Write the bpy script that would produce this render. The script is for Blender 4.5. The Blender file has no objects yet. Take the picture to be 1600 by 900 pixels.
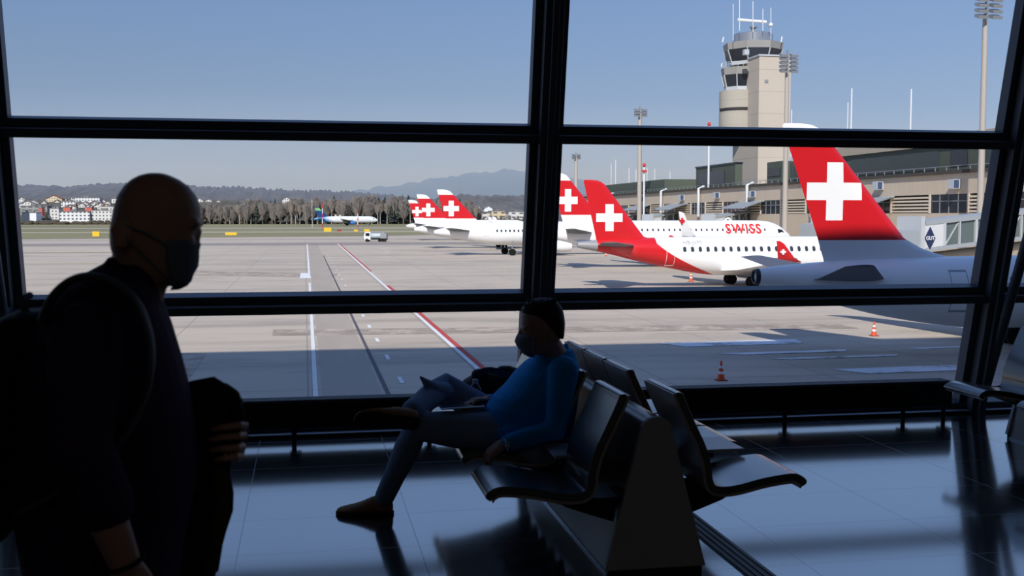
import bpy, bmesh, math, random
from math import sin, cos, tan, pi, radians, sqrt, atan
from mathutils import Vector, Matrix

random.seed(7)
SC = bpy.context.scene
COL = SC.collection

# ---------------------------------------------------------------- camera
F_PX, CAM_H = 1725.0, 1.58
YAW, PITCH = radians(10.6), atan(112 / 1725.0)
cam_data = bpy.data.cameras.new('camera')
cam = bpy.data.objects.new('camera', cam_data)
COL.objects.link(cam)
cam.location = (0, 0, CAM_H)
cam.rotation_euler = (pi / 2 - PITCH, 0, -YAW)
cam_data.sensor_width = 36.0
cam_data.lens = F_PX / 1600 * 36.0
cam_data.clip_start, cam_data.clip_end = 0.05, 20000
cam_data.dof.use_dof = True
cam_data.dof.focus_distance = 22.0
cam_data.dof.aperture_fstop = 7.0
SC.camera = cam

def ray(px, py):
    x, y = (px - 800) / F_PX, -(py - 450) / F_PX
    r = Vector((cos(YAW), -sin(YAW), 0))
    f = Vector((sin(YAW) * cos(PITCH), cos(YAW) * cos(PITCH), -sin(PITCH)))
    u = Vector((sin(YAW) * sin(PITCH), cos(YAW) * sin(PITCH), cos(PITCH)))
    return r * x + u * y + f

EYE = Vector((0, 0, CAM_H))
def W(px, py, Y):
    """photo point at world depth Y"""
    r = ray(px, py)
    return EYE + r * (Y / r.y)
def WX(px, py, X):
    r = ray(px, py)
    return EYE + r * (X / r.x)
GZ = -5.42
def GP(px, py, z=GZ):
    r = ray(px, py)
    return EYE + r * ((z - CAM_H) / r.z)

# ---------------------------------------------------------------- mesh builder
class MB:
    def __init__(s):
        s.v, s.f, s.m, s.cur = [], [], [], 0
    def add(s, vs, fs):
        b = len(s.v)
        s.v += [tuple(p) for p in vs]
        for f in fs:
            s.f.append(tuple(b + i for i in f)); s.m.append(s.cur)
        return s
    def box(s, x0, x1, y0, y1, z0, z1):
        vs = [(x, y, z) for z in (z0, z1) for y in (y0, y1) for x in (x0, x1)]
        return s.add(vs, [(0, 2, 3, 1), (4, 5, 7, 6), (0, 1, 5, 4), (2, 6, 7, 3), (0, 4, 6, 2), (1, 3, 7, 5)])
    def hexa(s, p):
        """eight corners: bottom ring of four then top ring of four"""
        return s.add(p, [(3, 2, 1, 0), (4, 5, 6, 7), (0, 1, 5, 4), (1, 2, 6, 5), (2, 3, 7, 6), (3, 0, 4, 7)])
    def prism(s, poly, a, b, axis='y'):
        """polygon in the plane across the axis, extruded from a to b"""
        def P(u, w, t):
            return {'y': (u, t, w), 'x': (t, u, w), 'z': (u, w, t)}[axis]
        n = len(poly)
        vs = [P(u, w, a) for u, w in poly] + [P(u, w, b) for u, w in poly]
        fs = [tuple(range(n))[::-1], tuple(range(n, 2 * n))]
        fs += [(i, (i + 1) % n, n + (i + 1) % n, n + i) for i in range(n)]
        return s.add(vs, fs)
    def rings(s, rs, cap=True, closed=True):
        n = len(rs[0]); vs = [p for r in rs for p in r]; fs = []
        for i in range(len(rs) - 1):
            for j in range(n if closed else n - 1):
                k = (j + 1) % n
                fs.append((i * n + j, i * n + k, (i + 1) * n + k, (i + 1) * n + j))
        if cap:
            fs.append(tuple(range(n))[::-1])
            fs.append(tuple((len(rs) - 1) * n + j for j in range(n)))
        return s.add(vs, fs)
    def tube(s, pts, rad, seg=12, ref=(0, 0, 1), round_ends=True):
        """pts polyline; rad scalar list or (a, b) pairs: a across ref x dir, b along ref"""
        pts = [Vector(p) for p in pts]
        n = len(pts)
        if not isinstance(rad, (list, tuple)): rad = [rad] * n
        rr = [r if isinstance(r, (list, tuple)) else (r, r) for r in rad]
        P, R = list(pts), list(rr)
        D = []
        for i in range(n):
            d = (pts[min(i + 1, n - 1)] - pts[max(i - 1, 0)])
            D.append(d.normalized() if d.length > 1e-9 else Vector((0, 0, 1)))
        if round_ends:
            pre, post = [], []
            for k in (0.98, 0.8, 0.45):
                c = sqrt(1 - k * k); h = min(rr[0])
                pre.append((pts[0] - D[0] * h * k, (rr[0][0] * c, rr[0][1] * c), D[0]))
                h = min(rr[-1])
                post.insert(0, (pts[-1] + D[-1] * h * k, (rr[-1][0] * c, rr[-1][1] * c), D[-1]))
            P = [q[0] for q in pre] + P + [q[0] for q in post]
            R = [q[1] for q in pre] + R + [q[1] for q in post]
            D = [q[2] for q in pre] + D + [q[2] for q in post]
        rs = []
        ref = Vector(ref).normalized()
        for p, (a, b), d in zip(P, R, D):
            u = ref - d * ref.dot(d)
            if u.length < 1e-3:
                u = Vector((1, 0, 0)) - d * d.x
                if u.length < 1e-3: u = Vector((0, 1, 0))
            u.normalize()
            w = d.cross(u)
            rs.append([p + w * a * cos(2 * pi * j / seg) + u * b * sin(2 * pi * j / seg) for j in range(seg)])
        return s.rings(rs)
    def lathe(s, prof, c=(0, 0, 0), seg=24, cap=True):
        rs = [[(c[0] + r * cos(2 * pi * j / seg), c[1] + r * sin(2 * pi * j / seg), c[2] + z) for j in range(seg)] for r, z in prof]
        return s.rings(rs, cap)
    def ball(s, c, r, seg=14, rot=None):
        c = Vector(c)
        if not isinstance(r, (list, tuple)): r = (r, r, r)
        rs = []
        n = seg // 2 + 1
        for i in range(1, n):
            t = pi * i / n
            ring = []
            for j in range(seg):
                p = Vector((r[0] * sin(t) * cos(2 * pi * j / seg), r[1] * sin(t) * sin(2 * pi * j / seg), -r[2] * cos(t)))
                if rot is not None: p = rot @ p
                ring.append(c + p)
            rs.append(ring)
        return s.rings(rs)
    def mesh(s, name):
        me = bpy.data.meshes.new(name)
        me.from_pydata(s.v, [], s.f)
        if any(s.m): me.polygons.foreach_set('material_index', s.m)
        me.validate(); me.update()
        return me
    def build(s, name, mat=None, parent=None, smooth=None, bevel=0.0, bseg=2, fix=True):
        me = s.mesh(name)
        if fix:
            bm = bmesh.new(); bm.from_mesh(me)
            bmesh.ops.recalc_face_normals(bm, faces=bm.faces)
            bm.to_mesh(me); bm.free()
        return mk(name, me, mat, parent, smooth, bevel, bseg)

def mk(name, me, mat=None, parent=None, smooth=None, bevel=0.0, bseg=2):
    o = bpy.data.objects.new(name, me)
    COL.objects.link(o)
    mats = mat if isinstance(mat, (list, tuple)) else [mat]
    for m in mats:
        if m is not None: me.materials.append(m)
    if smooth is not None:
        me.polygons.foreach_set('use_smooth', [True] * len(me.polygons))
        if smooth < 180:
            me.set_sharp_from_angle(angle=radians(smooth))
    if bevel:
        md = o.modifiers.new('bevel', 'BEVEL'); md.width = bevel; md.segments = bseg
        md.limit_method = 'ANGLE'; md.angle_limit = radians(40)
    if parent is not None: put_under(o, parent)
    return o

def put_under(o, parent):
    """parent, with the child's mesh given in world coordinates"""
    o.parent = parent
    bpy_loc = Vector((0, 0, 0)); q = parent
    while q is not None:
        bpy_loc += q.location; q = q.parent
    o.location = Vector(o.location) - bpy_loc
    return o

def remesh(mb, name, voxel, mat, parent=None, smooth_it=3, fac=0.5):
    """fuse the builder's overlapping closed shapes into one continuous surface"""
    me = mb.mesh('tmp')
    bm = bmesh.new(); bm.from_mesh(me); bmesh.ops.recalc_face_normals(bm, faces=bm.faces); bm.to_mesh(me); bm.free()
    t = bpy.data.objects.new('tmp', me); COL.objects.link(t)
    m = t.modifiers.new('r', 'REMESH'); m.mode = 'VOXEL'; m.voxel_size = voxel
    if smooth_it:
        m = t.modifiers.new('s', 'SMOOTH'); m.iterations = smooth_it; m.factor = fac
    dg = bpy.context.evaluated_depsgraph_get(); dg.update()
    out = bpy.data.meshes.new_from_object(t.evaluated_get(dg))
    bpy.data.objects.remove(t); bpy.data.meshes.remove(me)
    out.materials.clear(); out.name = name
    return mk(name, out, mat, parent, smooth=180)

def tag(o, label=None, cat=None, group=None, kind=None):
    if label: o['label'] = label
    if cat: o['category'] = cat
    if group: o['group'] = group
    if kind: o['kind'] = kind
    return o

def thing(name, label, cat, loc=(0, 0, 0), group=None):
    o = bpy.data.objects.new(name, None); COL.objects.link(o)
    o.location = loc; o.empty_display_size = 0.1
    return tag(o, label, cat, group)

def struct(o): o['kind'] = 'structure'; return o

KIDS = {}
def copy_tree(o, parent=None):
    c = o.copy(); COL.objects.link(c)
    if parent is not None: c.parent = parent
    for ch in [x for x in COL.objects if x.parent == o]:
        copy_tree(ch, c)
    return c

# ---------------------------------------------------------------- materials
def lin(c): return c / 12.92 if c <= 0.04045 else ((c + 0.055) / 1.055) ** 2.4
def rgb(*c):
    if len(c) == 1: c = c[0]
    return tuple(lin(x / 255.0) for x in c) + (1.0,)

class NT:
    def __init__(s, name):
        s.mat = bpy.data.materials.new(name); s.mat.use_nodes = True
        s.t = s.mat.node_tree; s.n = s.t.nodes
        s.b = s.n['Principled BSDF']; s.out = s.n['Material Output']
        s._co = None
    def link(s, a, b): s.t.links.new(a, b)
    def node(s, kind): return s.n.new(kind)
    def co(s, which='Object'):
        if s._co is None: s._co = s.node('ShaderNodeTexCoord')
        return s._co.outputs[which]
    def xyz(s):
        sp = s.node('ShaderNodeSeparateXYZ'); s.link(s.co(), sp.inputs[0])
        return sp.outputs
    def m(s, op, a, b=0.0, c=0.0):
        nd = s.node('ShaderNodeMath'); nd.operation = op
        for i, v in enumerate((a, b, c)):
            if isinstance(v, (int, float)): nd.inputs[i].default_value = v
            else: s.link(v, nd.inputs[i])
        return nd.outputs[0]
    def between(s, x, lo, hi):
        return s.m('MULTIPLY', s.m('GREATER_THAN', x, lo), s.m('LESS_THAN', x, hi))
    def AND(s, a, b): return s.m('MULTIPLY', a, b)
    def OR(s, a, b): return s.m('MAXIMUM', a, b)
    def mix(s, fac, a, b):
        nd = s.node('ShaderNodeMix'); nd.data_type = 'RGBA'
        for k, v in ((0, fac), (6, a), (7, b)):
            if isinstance(v, (int, float)): nd.inputs[k].default_value = v
            elif isinstance(v, tuple): nd.inputs[k].default_value = v
            else: s.link(v, nd.inputs[k])
        return nd.outputs[2]
    def noise(s, scale, detail=4.0, rough=0.55, sc=None):
        nd = s.node('ShaderNodeTexNoise'); nd.inputs['Scale'].default_value = scale
        nd.inputs['Detail'].default_value = detail; nd.inputs['Roughness'].default_value = rough
        if sc is not None:
            mp = s.node('ShaderNodeMapping'); mp.inputs['Scale'].default_value = sc
            s.link(s.co(), mp.inputs[0]); s.link(mp.outputs[0], nd.inputs['Vector'])
        else: s.link(s.co(), nd.inputs['Vector'])
        return nd.outputs['Fac']
    def ramp(s, fac, stops):
        nd = s.node('ShaderNodeValToRGB'); e = nd.color_ramp.elements
        e[0].position, e[0].color = stops[0]; e[1].position, e[1].color = stops[-1]
        for p, c in stops[1:-1]:
            k = e.new(p); k.color = c
        s.link(fac, nd.inputs[0])
        return nd.outputs[0]
    def bump(s, h, strength=0.2, dist=0.01):
        nd = s.node('ShaderNodeBump'); nd.inputs['Strength'].default_value = strength
        nd.inputs['Distance'].default_value = dist
        s.link(h, nd.inputs['Height']); s.link(nd.outputs[0], s.b.inputs['Normal'])
    def set(s, **k):
        names = dict(color='Base Color', rough='Roughness', metal='Metallic', spec='Specular IOR Level', ior='IOR', coat='Coat Weight', coat_rough='Coat Roughness', emit='Emission Color', emit_s='Emission Strength', trans='Transmission Weight', sheen='Sheen Weight')
        for kk, v in k.items():
            i = s.b.inputs[names[kk]]
            if isinstance(v, (int, float, tuple)): i.default_value = v
            else: s.link(v, i)
        return s

def plain(name, c, rough=0.5, metal=0.0, spec=0.5, vary=0.0, scale=8.0, bump=0.0, bscale=60.0, **k):
    t = NT(name); col = rgb(c)
    if vary:
        lo = tuple(x * (1 - vary) for x in col[:3]) + (1,); hi = tuple(min(1, x * (1 + vary)) for x in col[:3]) + (1,)
        t.set(color=t.mix(t.noise(scale), lo, hi))
    else: t.set(color=col)
    t.set(rough=rough, metal=metal, spec=spec, **k)
    if bump: t.bump(t.noise(bscale), bump, 0.004)
    return t.mat

M = {}
M['frame'] = plain('frame_metal', (78, 84, 96), 0.5, 0.0, 0.5, 0.06, 3)
M['frame_in'] = plain('frame_black', (92, 94, 100), 0.5, 0.0, 0.45, 0.08, 3)
M['alu'] = plain('sill_aluminium', (188, 194, 204), 0.4, 0.5, 0.5, 0.06, 5)
M['black'] = plain('black_steel', (13, 13, 16), 0.5, 0.0, 0.3, 0.1, 6)
M['panel'] = plain('charcoal_laminate', (176, 175, 174), 0.6, 0.0, 0.25, 0.05, 5, 0.05, 200)
M['leather'] = plain('black_leather', (17, 18, 24), 0.25, 0.0, 0.9, 0.12, 14, 0.08, 140, coat=0.7, coat_rough=0.2)
M['ply'] = plain('plywood_edge', (168, 156, 144), 0.3, 0.0, 0.5, 0.1, 20)
M['tabletop'] = plain('pale_laminate', (176, 182, 194), 0.3, 0.0, 0.5, 0.03, 6)
M['plinth'] = plain('pale_plinth', (168, 158, 146), 0.45, 0.0, 0.4, 0.08, 8)
M['wallpaint'] = plain('dark_wall', (168, 166, 162), 0.8, 0.0, 0.2, 0.04, 2)
M['ceil'] = plain('ceiling_paint', (176, 176, 176), 0.85, 0.0, 0.1, 0.05, 2)
M['rubber'] = plain('rubber', (22, 22, 23), 0.8, 0.0, 0.2, 0.1, 30)
M['chrome'] = plain('chrome', (190, 192, 198), 0.2, 1.0, 0.5, 0.03, 6)

def wood_mat():
    t = NT('brown_wood')
    g = t.noise(3.0, 6, 0.6, (1, 0.6, 9))
    t.set(color=t.ramp(g, [(0.3, rgb(58, 44, 36)), (0.7, rgb(92, 72, 60))]), rough=0.28, spec=0.5)
    t.bump(g, 0.04, 0.002)
    return t.mat
M['wood'] = wood_mat()

def glass_mat():
    t = NT('window_glass'); n = t.n
    n.remove(t.b)
    tr = t.node('ShaderNodeBsdfTransparent'); tr.inputs[0].default_value = (0.87, 0.90, 0.93, 1)
    gl = t.node('ShaderNodeBsdfGlossy'); gl.inputs['Roughness'].default_value = 0.01; gl.inputs[0].default_value = (0.9, 0.95, 1, 1)
    fr = t.node('ShaderNodeFresnel'); fr.inputs[0].default_value = 1.35
    mx = t.node('ShaderNodeMixShader')
    t.link(fr.outputs[0], mx.inputs[0]); t.link(tr.outputs[0], mx.inputs[1]); t.link(gl.outputs[0], mx.inputs[2])
    t.link(mx.outputs[0], t.out.inputs[0])
    return t.mat
M['glass'] = glass_mat()

# ---------------------------------------------------------------- world, sun, view
SUN_D = Vector((5.7, 14.3, -12.5)).normalized()
def make_world():
    w = bpy.data.worlds.new('sky'); SC.world = w; w.use_nodes = True
    nt = w.node_tree; n = nt.nodes
    tc = n.new('ShaderNodeTexCoord'); sp = n.new('ShaderNodeSeparateXYZ'); rp = n.new('ShaderNodeValToRGB')
    nt.links.new(tc.outputs['Generated'], sp.inputs[0])
    mp = n.new('ShaderNodeMapRange'); mp.inputs[1].default_value = -0.05; mp.inputs[2].default_value = 1.0
    nt.links.new(sp.outputs[2], mp.inputs[0]); nt.links.new(mp.outputs[0], rp.inputs[0])
    stops = [(-0.05, (150, 152, 156)), (0.0, (186, 194, 206)), (0.035, (178, 192, 212)), (0.085, (166, 187, 214)), (0.14, (150, 177, 213)), (0.2, (137, 168, 213)),
             (0.28, (148, 181, 232)), (0.42, (138, 174, 230)), (0.65, (120, 156, 216)), (1.0, (108, 138, 196))]
    e = rp.color_ramp.elements
    for i, (z, c) in enumerate(stops):
        p = (z + 0.05) / 1.05
        k = e[0] if i == 0 else (e[1] if i == 1 else e.new(p))
        k.position = p
        k.color = rgb(c)
    az = n.new('ShaderNodeMapRange'); az.inputs[1].default_value = -0.45; az.inputs[2].default_value = 0.65; az.inputs[3].default_value = 0.78; az.inputs[4].default_value = 1.04
    nt.links.new(sp.outputs[0], az.inputs[0])
    mu = n.new('ShaderNodeVectorMath'); mu.operation = 'SCALE'
    nt.links.new(rp.outputs[0], mu.inputs[0]); nt.links.new(az.outputs[0], mu.inputs['Scale'])
    nt.links.new(mu.outputs[0], n['Background'].inputs[0])
    n['Background'].inputs[1].default_value = 1.0
make_world()
sd = bpy.data.lights.new('sun', 'SUN'); sd.energy = 5.2; sd.angle = radians(0.55); sd.color = (1.0, 0.93, 0.83)
sun = bpy.data.objects.new('sun', sd); COL.objects.link(sun)
sun.rotation_euler = SUN_D.to_track_quat('-Z', 'Y').to_euler()
sun.location = (-20, -40, 60)
vs = SC.view_settings
SC.display_settings.display_device = 'sRGB'
vs.view_transform = 'Standard'; vs.look = 'None'; vs.exposure = 0.0; vs.gamma = 1.0; vs.use_curve_mapping = False
SC.cycles.use_denoising = True
SC.cycles.max_bounces = 8; SC.cycles.transparent_max_bounces = 16
SC.cycles.sample_clamp_indirect = 6.0
SC.cycles.caustics_reflective = False; SC.cycles.caustics_refractive = False
# ================================================================ the hall
LEAN = radians(12.5)
YB = 7.6
KF = 1.072
def S(p): return EYE + (Vector(p) - EYE) * KF
def FP(x, z, n=0.0):
    """point of the leaning glass front: n metres inward of it"""
    return S((x, YB - z * tan(LEAN) - n * cos(LEAN), z - n * sin(LEAN)))
def fbar(mb, x0, x1, z0, z1, n0, n1):
    p = [FP(x0, z0, n0), FP(x1, z0, n0), FP(x1, z0, n1), FP(x0, z0, n1), FP(x0, z1, n0), FP(x1, z1, n0), FP(x1, z1, n1), FP(x0, z1, n1)]
    return mb.hexa(p)

def floor_mat():
    t = NT('polished_stone_floor'); x, y, z = t.xyz()
    jx = t.m('LESS_THAN', t.m('FRACT', t.m('DIVIDE', t.m('SUBTRACT', x, 2.217), 0.85)), 0.008)
    jy = t.m('LESS_THAN', t.m('FRACT', t.m('DIVIDE', t.m('SUBTRACT', y, 5.20), 0.6)), 0.009)
    j = t.OR(jx, jy)
    base = t.mix(t.noise(30, 6, 0.7), rgb(34, 35, 38), rgb(52, 53, 57))
    t.set(color=t.mix(j, base, rgb(14, 14, 15)), ior=2.3, spec=0.5, coat=1.0, coat_rough=0.09); t.b.inputs['Coat IOR'].default_value = 1.9; t.set(spec=0.5)
    rn = t.noise(2.2, 3)
    t.set(rough=t.m('ADD', t.m('MULTIPLY', rn, 0.07), t.m('ADD', t.m('MULTIPLY', j, 0.35), 0.09)))
    return t.mat
struct(MB().box(-8.6, 12.9, -6, 7.96, -0.25, 0).build('floor', floor_mat()))
struct(MB().box(-8.6, 12.9, -6, 7.3, 4.4, 4.6).build('ceiling', M['ceil']))
struct(MB().box(-8.8, -8.6, -6, 8.1, -0.2, 4.5).build('wall_left', M['wallpaint']))
struct(MB().box(12.9, 13.1, -6, 8.1, -0.2, 4.5).build('wall_right', M['wallpaint']))
struct(MB().box(-8.8, 13.1, -6.2, -6, -0.2, 4.5).build('wall_back', M['wallpaint']))
# rest of the terminal above and below the hall: it throws the shade on the apron
mb = MB()
mb.hexa([(-90, -40, 4.65), (120, -40, 4.65), (120, 6.6, 4.65), (-90, 7.9, 4.65), (-90, -40, 39.2), (120, -40, 39.2), (120, 5.2, 39.2), (-90, 8.6, 39.2)])
mb.box(-90, 120, -40, 8.25, GZ, -0.26)
mb.box(-90, -8.85, -40, 7.0, -0.3, 4.6); mb.box(13.15, 120, -40, 7.0, -0.3, 4.6)
struct(mb.build('wall_terminal', plain('terminal_wall', (150, 148, 144), 0.7, vary=0.05, scale=0.3)))

# added fill lamps behind the camera, built as round ceiling lamps
def fill_lamp(x, y):
    t = thing('added_fill_light', 'added round fill lamp behind the camera', 'fill light', (x, y, 4.4), 'added fill lamps behind the camera')
    MB().lathe([(0.30, 4.4), (0.30, 4.36), (0.25, 4.36), (0.25, 4.39)], (x, y, 0), 24).build('added_fill_lamp_ring', M['alu'], t, smooth=40)
    l = bpy.data.lights.new('lamp', 'AREA'); l.shape = 'DISK'; l.size = 0.46; l.energy = 5.5; l.color = (1.0, 0.93, 0.85)
    o = bpy.data.objects.new('lamp', l); COL.objects.link(o); o.location = (x, y, 4.35); put_under(o, t)
for x in (-3.0, 1.5, 6.0):
    fill_lamp(x, -3.4)

# window front: posts, transoms, panes
MULL = [-8.0, -5.23, -1.84, 1.55, 4.94, 8.33, 12.0]
ZT = 4.15
for i, x in enumerate(MULL):
    mb = MB()
    fbar(mb, x - 0.06, x + 0.06, 0.0, ZT, -0.05, 0.16)
    fbar(mb, x - 0.02, x + 0.02, 0.0, ZT, 0.16, 0.20)
    struct(mb.build('trim_post_%d' % (i + 1), M['frame_in'], bevel=0.004))
for i in range(len(MULL) - 1):
    x0, x1 = MULL[i] + 0.06, MULL[i + 1] - 0.06
    w = 0.05
    mb = MB()
    fbar(mb, x0, x0 + w, 0.1, ZT, -0.03, 0.07); fbar(mb, x1 - w, x1, 0.1, ZT, -0.03, 0.07)
    fr = struct(mb.build('window_%d' % (i + 1), M['frame'], bevel=0.004))
    for z0, z1, nm in ((0.975, 1.03, 'lower_transom'), (2.075, 2.13, 'upper_transom')):
        mb = MB(); fbar(mb, x0, x1, z0, z1, 0.0, 0.14); mb.build(nm, M['frame_in'], fr, bevel=0.005)
        mb = MB(); fbar(mb, x0, x1, z1, z1 + 0.05, -0.03, 0.08); mb.build('transom_edge', M['frame'], fr, bevel=0.004)
    mb = MB(); fbar(mb, x0, x1, ZT - 0.06, ZT, -0.03, 0.08); mb.build('head_rail', M['frame'], fr)
    mb = MB(); fbar(mb, x0, x1, 0.14, 0.195, -0.03, 0.08); mb.build('bottom_rail', M['frame'], fr)
    for z0, z1 in ((0.19, 0.98), (1.07, 2.08), (2.17, ZT - 0.05)):
        mb = MB(); a, b = x0 + w - 0.005, x1 - w + 0.005
        mb.add([FP(a, z0), FP(b, z0), FP(b, z1), FP(a, z1)], [(0, 1, 2, 3)])
        mb.build('pane', M['glass'], fr, fix=False)
for i, x in enumerate(MULL[1:-1]):
    # round steel struts that stand inside each post, with their foot brackets
    top = Vector((x, 6.60, 4.15)) if i != 2 else Vector((x, 6.80, 4.15))
    k = 0.04 if i >= 2 else 0.03
    p0 = Vector((x + k, 7.44, 0.17)); 
    d = (Vector((x + k, 6.985, 1.37)) - Vector((x + k, 7.39, 0.33))) if i != 2 else (Vector((x, 7.0, 2.97)) - Vector((x, 7.29, 1.0)))
    if i == 2: p0 = Vector((x - 0.03, 7.42, 0.17))
    p1 = p0 + d * ((4.18 - 0.17) / d.z)
    r = 0.038 if i != 2 else 0.032
    p0, p1 = S(p0), S(p1); d = p1 - p0
    so = struct(MB().tube([p0, p1], r, 16, (1, 0, 0), False).build('trim_strut_%d' % (i + 1), M['frame_in'], smooth=50))
    q = p0 + d * ((0.95 - p0.z) / d.z)
    mb = MB(); mb.box(q.x - 0.03, q.x + 0.03, q.y, FP(x, 0.99).y, q.z - 0.035, q.z + 0.035)
    mb.build('bracket', M['frame'], so, bevel=0.004)
mb = MB(); mb.box(-8.6, 12.9, 7.95, 8.28, 0.018, 0.028)
struct(mb.build('baseboard_front', M['alu'], bevel=0.004))
mb = MB(); mb.box(-8.6, 12.9, 7.96, 8.26, 0.0, 0.018)
struct(mb.build('baseboard_plinth', M['black']))

# convectors in front of the glass
def convector(x0, x1, legs, label):
    y0, y1, z0, z1 = 7.78, 7.94, 0.10, 0.295
    c = thing('convector', label, 'radiator', ((x0 + x1) / 2, (y0 + y1) / 2, 0))
    MB().box(x0, x1, y0, y1, z0, z1 - 0.015).build('casing', M['black'], c, bevel=0.008)
    mb = MB()
    for k in range(9):
        y = y0 + 0.012 + k * (y1 - y0 - 0.024) / 8
        mb.box(x0 + 0.01, x1 - 0.01, y - 0.004, y + 0.004, z1 - 0.016, z1 + 0.004)
    mb.build('top_grille', M['frame'], c)
    for x in legs:
        MB().tube([(x, 7.86, 0.0), (x, 7.86, z0)], 0.017, 12, (1, 0, 0), False).add([], []).box(x - 0.03, x + 0.05, 7.81, 7.91, z0 - 0.018, z0).build('leg', M['black'], c, smooth=40)
cx_ = lambda px: W(px, 640, 7.84).x
convector(-1.8, 1.50, (-1.6, cx_(459), cx_(671)), 'long black convector on thin legs under the window behind the seated man')
convector(1.84, cx_(1481), (2.0, cx_(1228), cx_(1413), cx_(1476)), 'long black convector on thin legs under the window right of the bench')

# slotted grille let into the floor beside the bench
g = thing('floor_grille', 'dark slotted drain grille running along the floor beside the bench', 'grille', (1.96, 4.5, 0))
MB().box(1.885, 2.02, 2.0, 7.75, 0.0, 0.003).build('tray', M['black'], g)
mb = MB()
for k in range(4):
    x = 1.90 + k * 0.034
    mb.box(x - 0.004, x + 0.004, 2.0, 7.75, 0.003, 0.007)
mb.build('slat', M['frame'], g)
# ================================================================ bench seating
SEAT_L = [(0.707, 0.372), (0.694, 0.390), (0.653, 0.402), (0.53, 0.388), (0.405, 0.362), (0.318, 0.358), (0.272, 0.378), (0.252, 0.425), (0.247, 0.476), (0.222, 0.561), (0.170, 0.67), (0.122, 0.775), (0.110, 0.812)]
def smoothline(pts, n=6):
    out = []
    P = [Vector((a, b, 0)) for a, b in pts]
    for i in range(len(P) - 1):
        p0, p1, p2, p3 = P[max(i - 1, 0)], P[i], P[i + 1], P[min(i + 2, len(P) - 1)]
        for k in range(n):
            t = k / n
            q = 0.5 * ((2 * p1) + (p2 - p0) * t + (2 * p0 - 5 * p1 + 4 * p2 - p3) * t * t + (3 * p1 - p0 - 3 * p2 + p3) * t ** 3)
            out.append((q.x, q.y))
    out.append((P[-1].x, P[-1].y))
    return out
def seat_sheet(lo, hi, w0, w1):
    """sheet that follows the seat profile, between two offsets from its lower line"""
    L = smoothline(SEAT_L, 5); n = len(L)
    top, bot = [], []
    for i, (x, z) in enumerate(L):
        a, b = L[max(i - 1, 0)], L[min(i + 1, n - 1)]
        d = Vector((b[0] - a[0], b[1] - a[1])).normalized()
        nv = Vector((d.y, -d.x))           # towards the sitter
        if nv.dot(Vector((1, 1))) < 0: nv = -nv
        t = i / (n - 1)
        e = min(1, t / 0.05, (1 - t) / 0.04)
        h = lo + (hi - lo) * (0.35 + 0.65 * sqrt(max(0, e)))
        bot.append((x + nv.x * lo, z + nv.y * lo)); top.append((x + nv.x * h, z + nv.y * h))
    return bot + top[::-1]
def seat_meshes():
    w = 0.213
    pad = MB().prism(seat_sheet(0.0, 0.032, 0, 0), -w + 0.004, w - 0.004, 'y')
    shell = MB().prism(seat_sheet(-0.013, 0.0, 0, 0), -w, w, 'y')
    br = MB()
    for y in (-0.11, 0.11):
        br.prism([(0.43, 0.352), (0.27, 0.352), (0.13, 0.33), (0.145, 0.235), (0.22, 0.26), (0.36, 0.31)], y - 0.02, y + 0.02, 'y')
    br.box(0.12, 0.40, -0.13, 0.13, 0.325, 0.345)
    return pad, shell, br
def flip(mb, sx, cx, cy):
    q = MB(); q.f, q.m = list(mb.f), list(mb.m)
    q.v = [(cx + sx * x, cy + y, z) for x, y, z in mb.v]
    return q
PAD, SHELL, BRK = seat_meshes()
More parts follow.
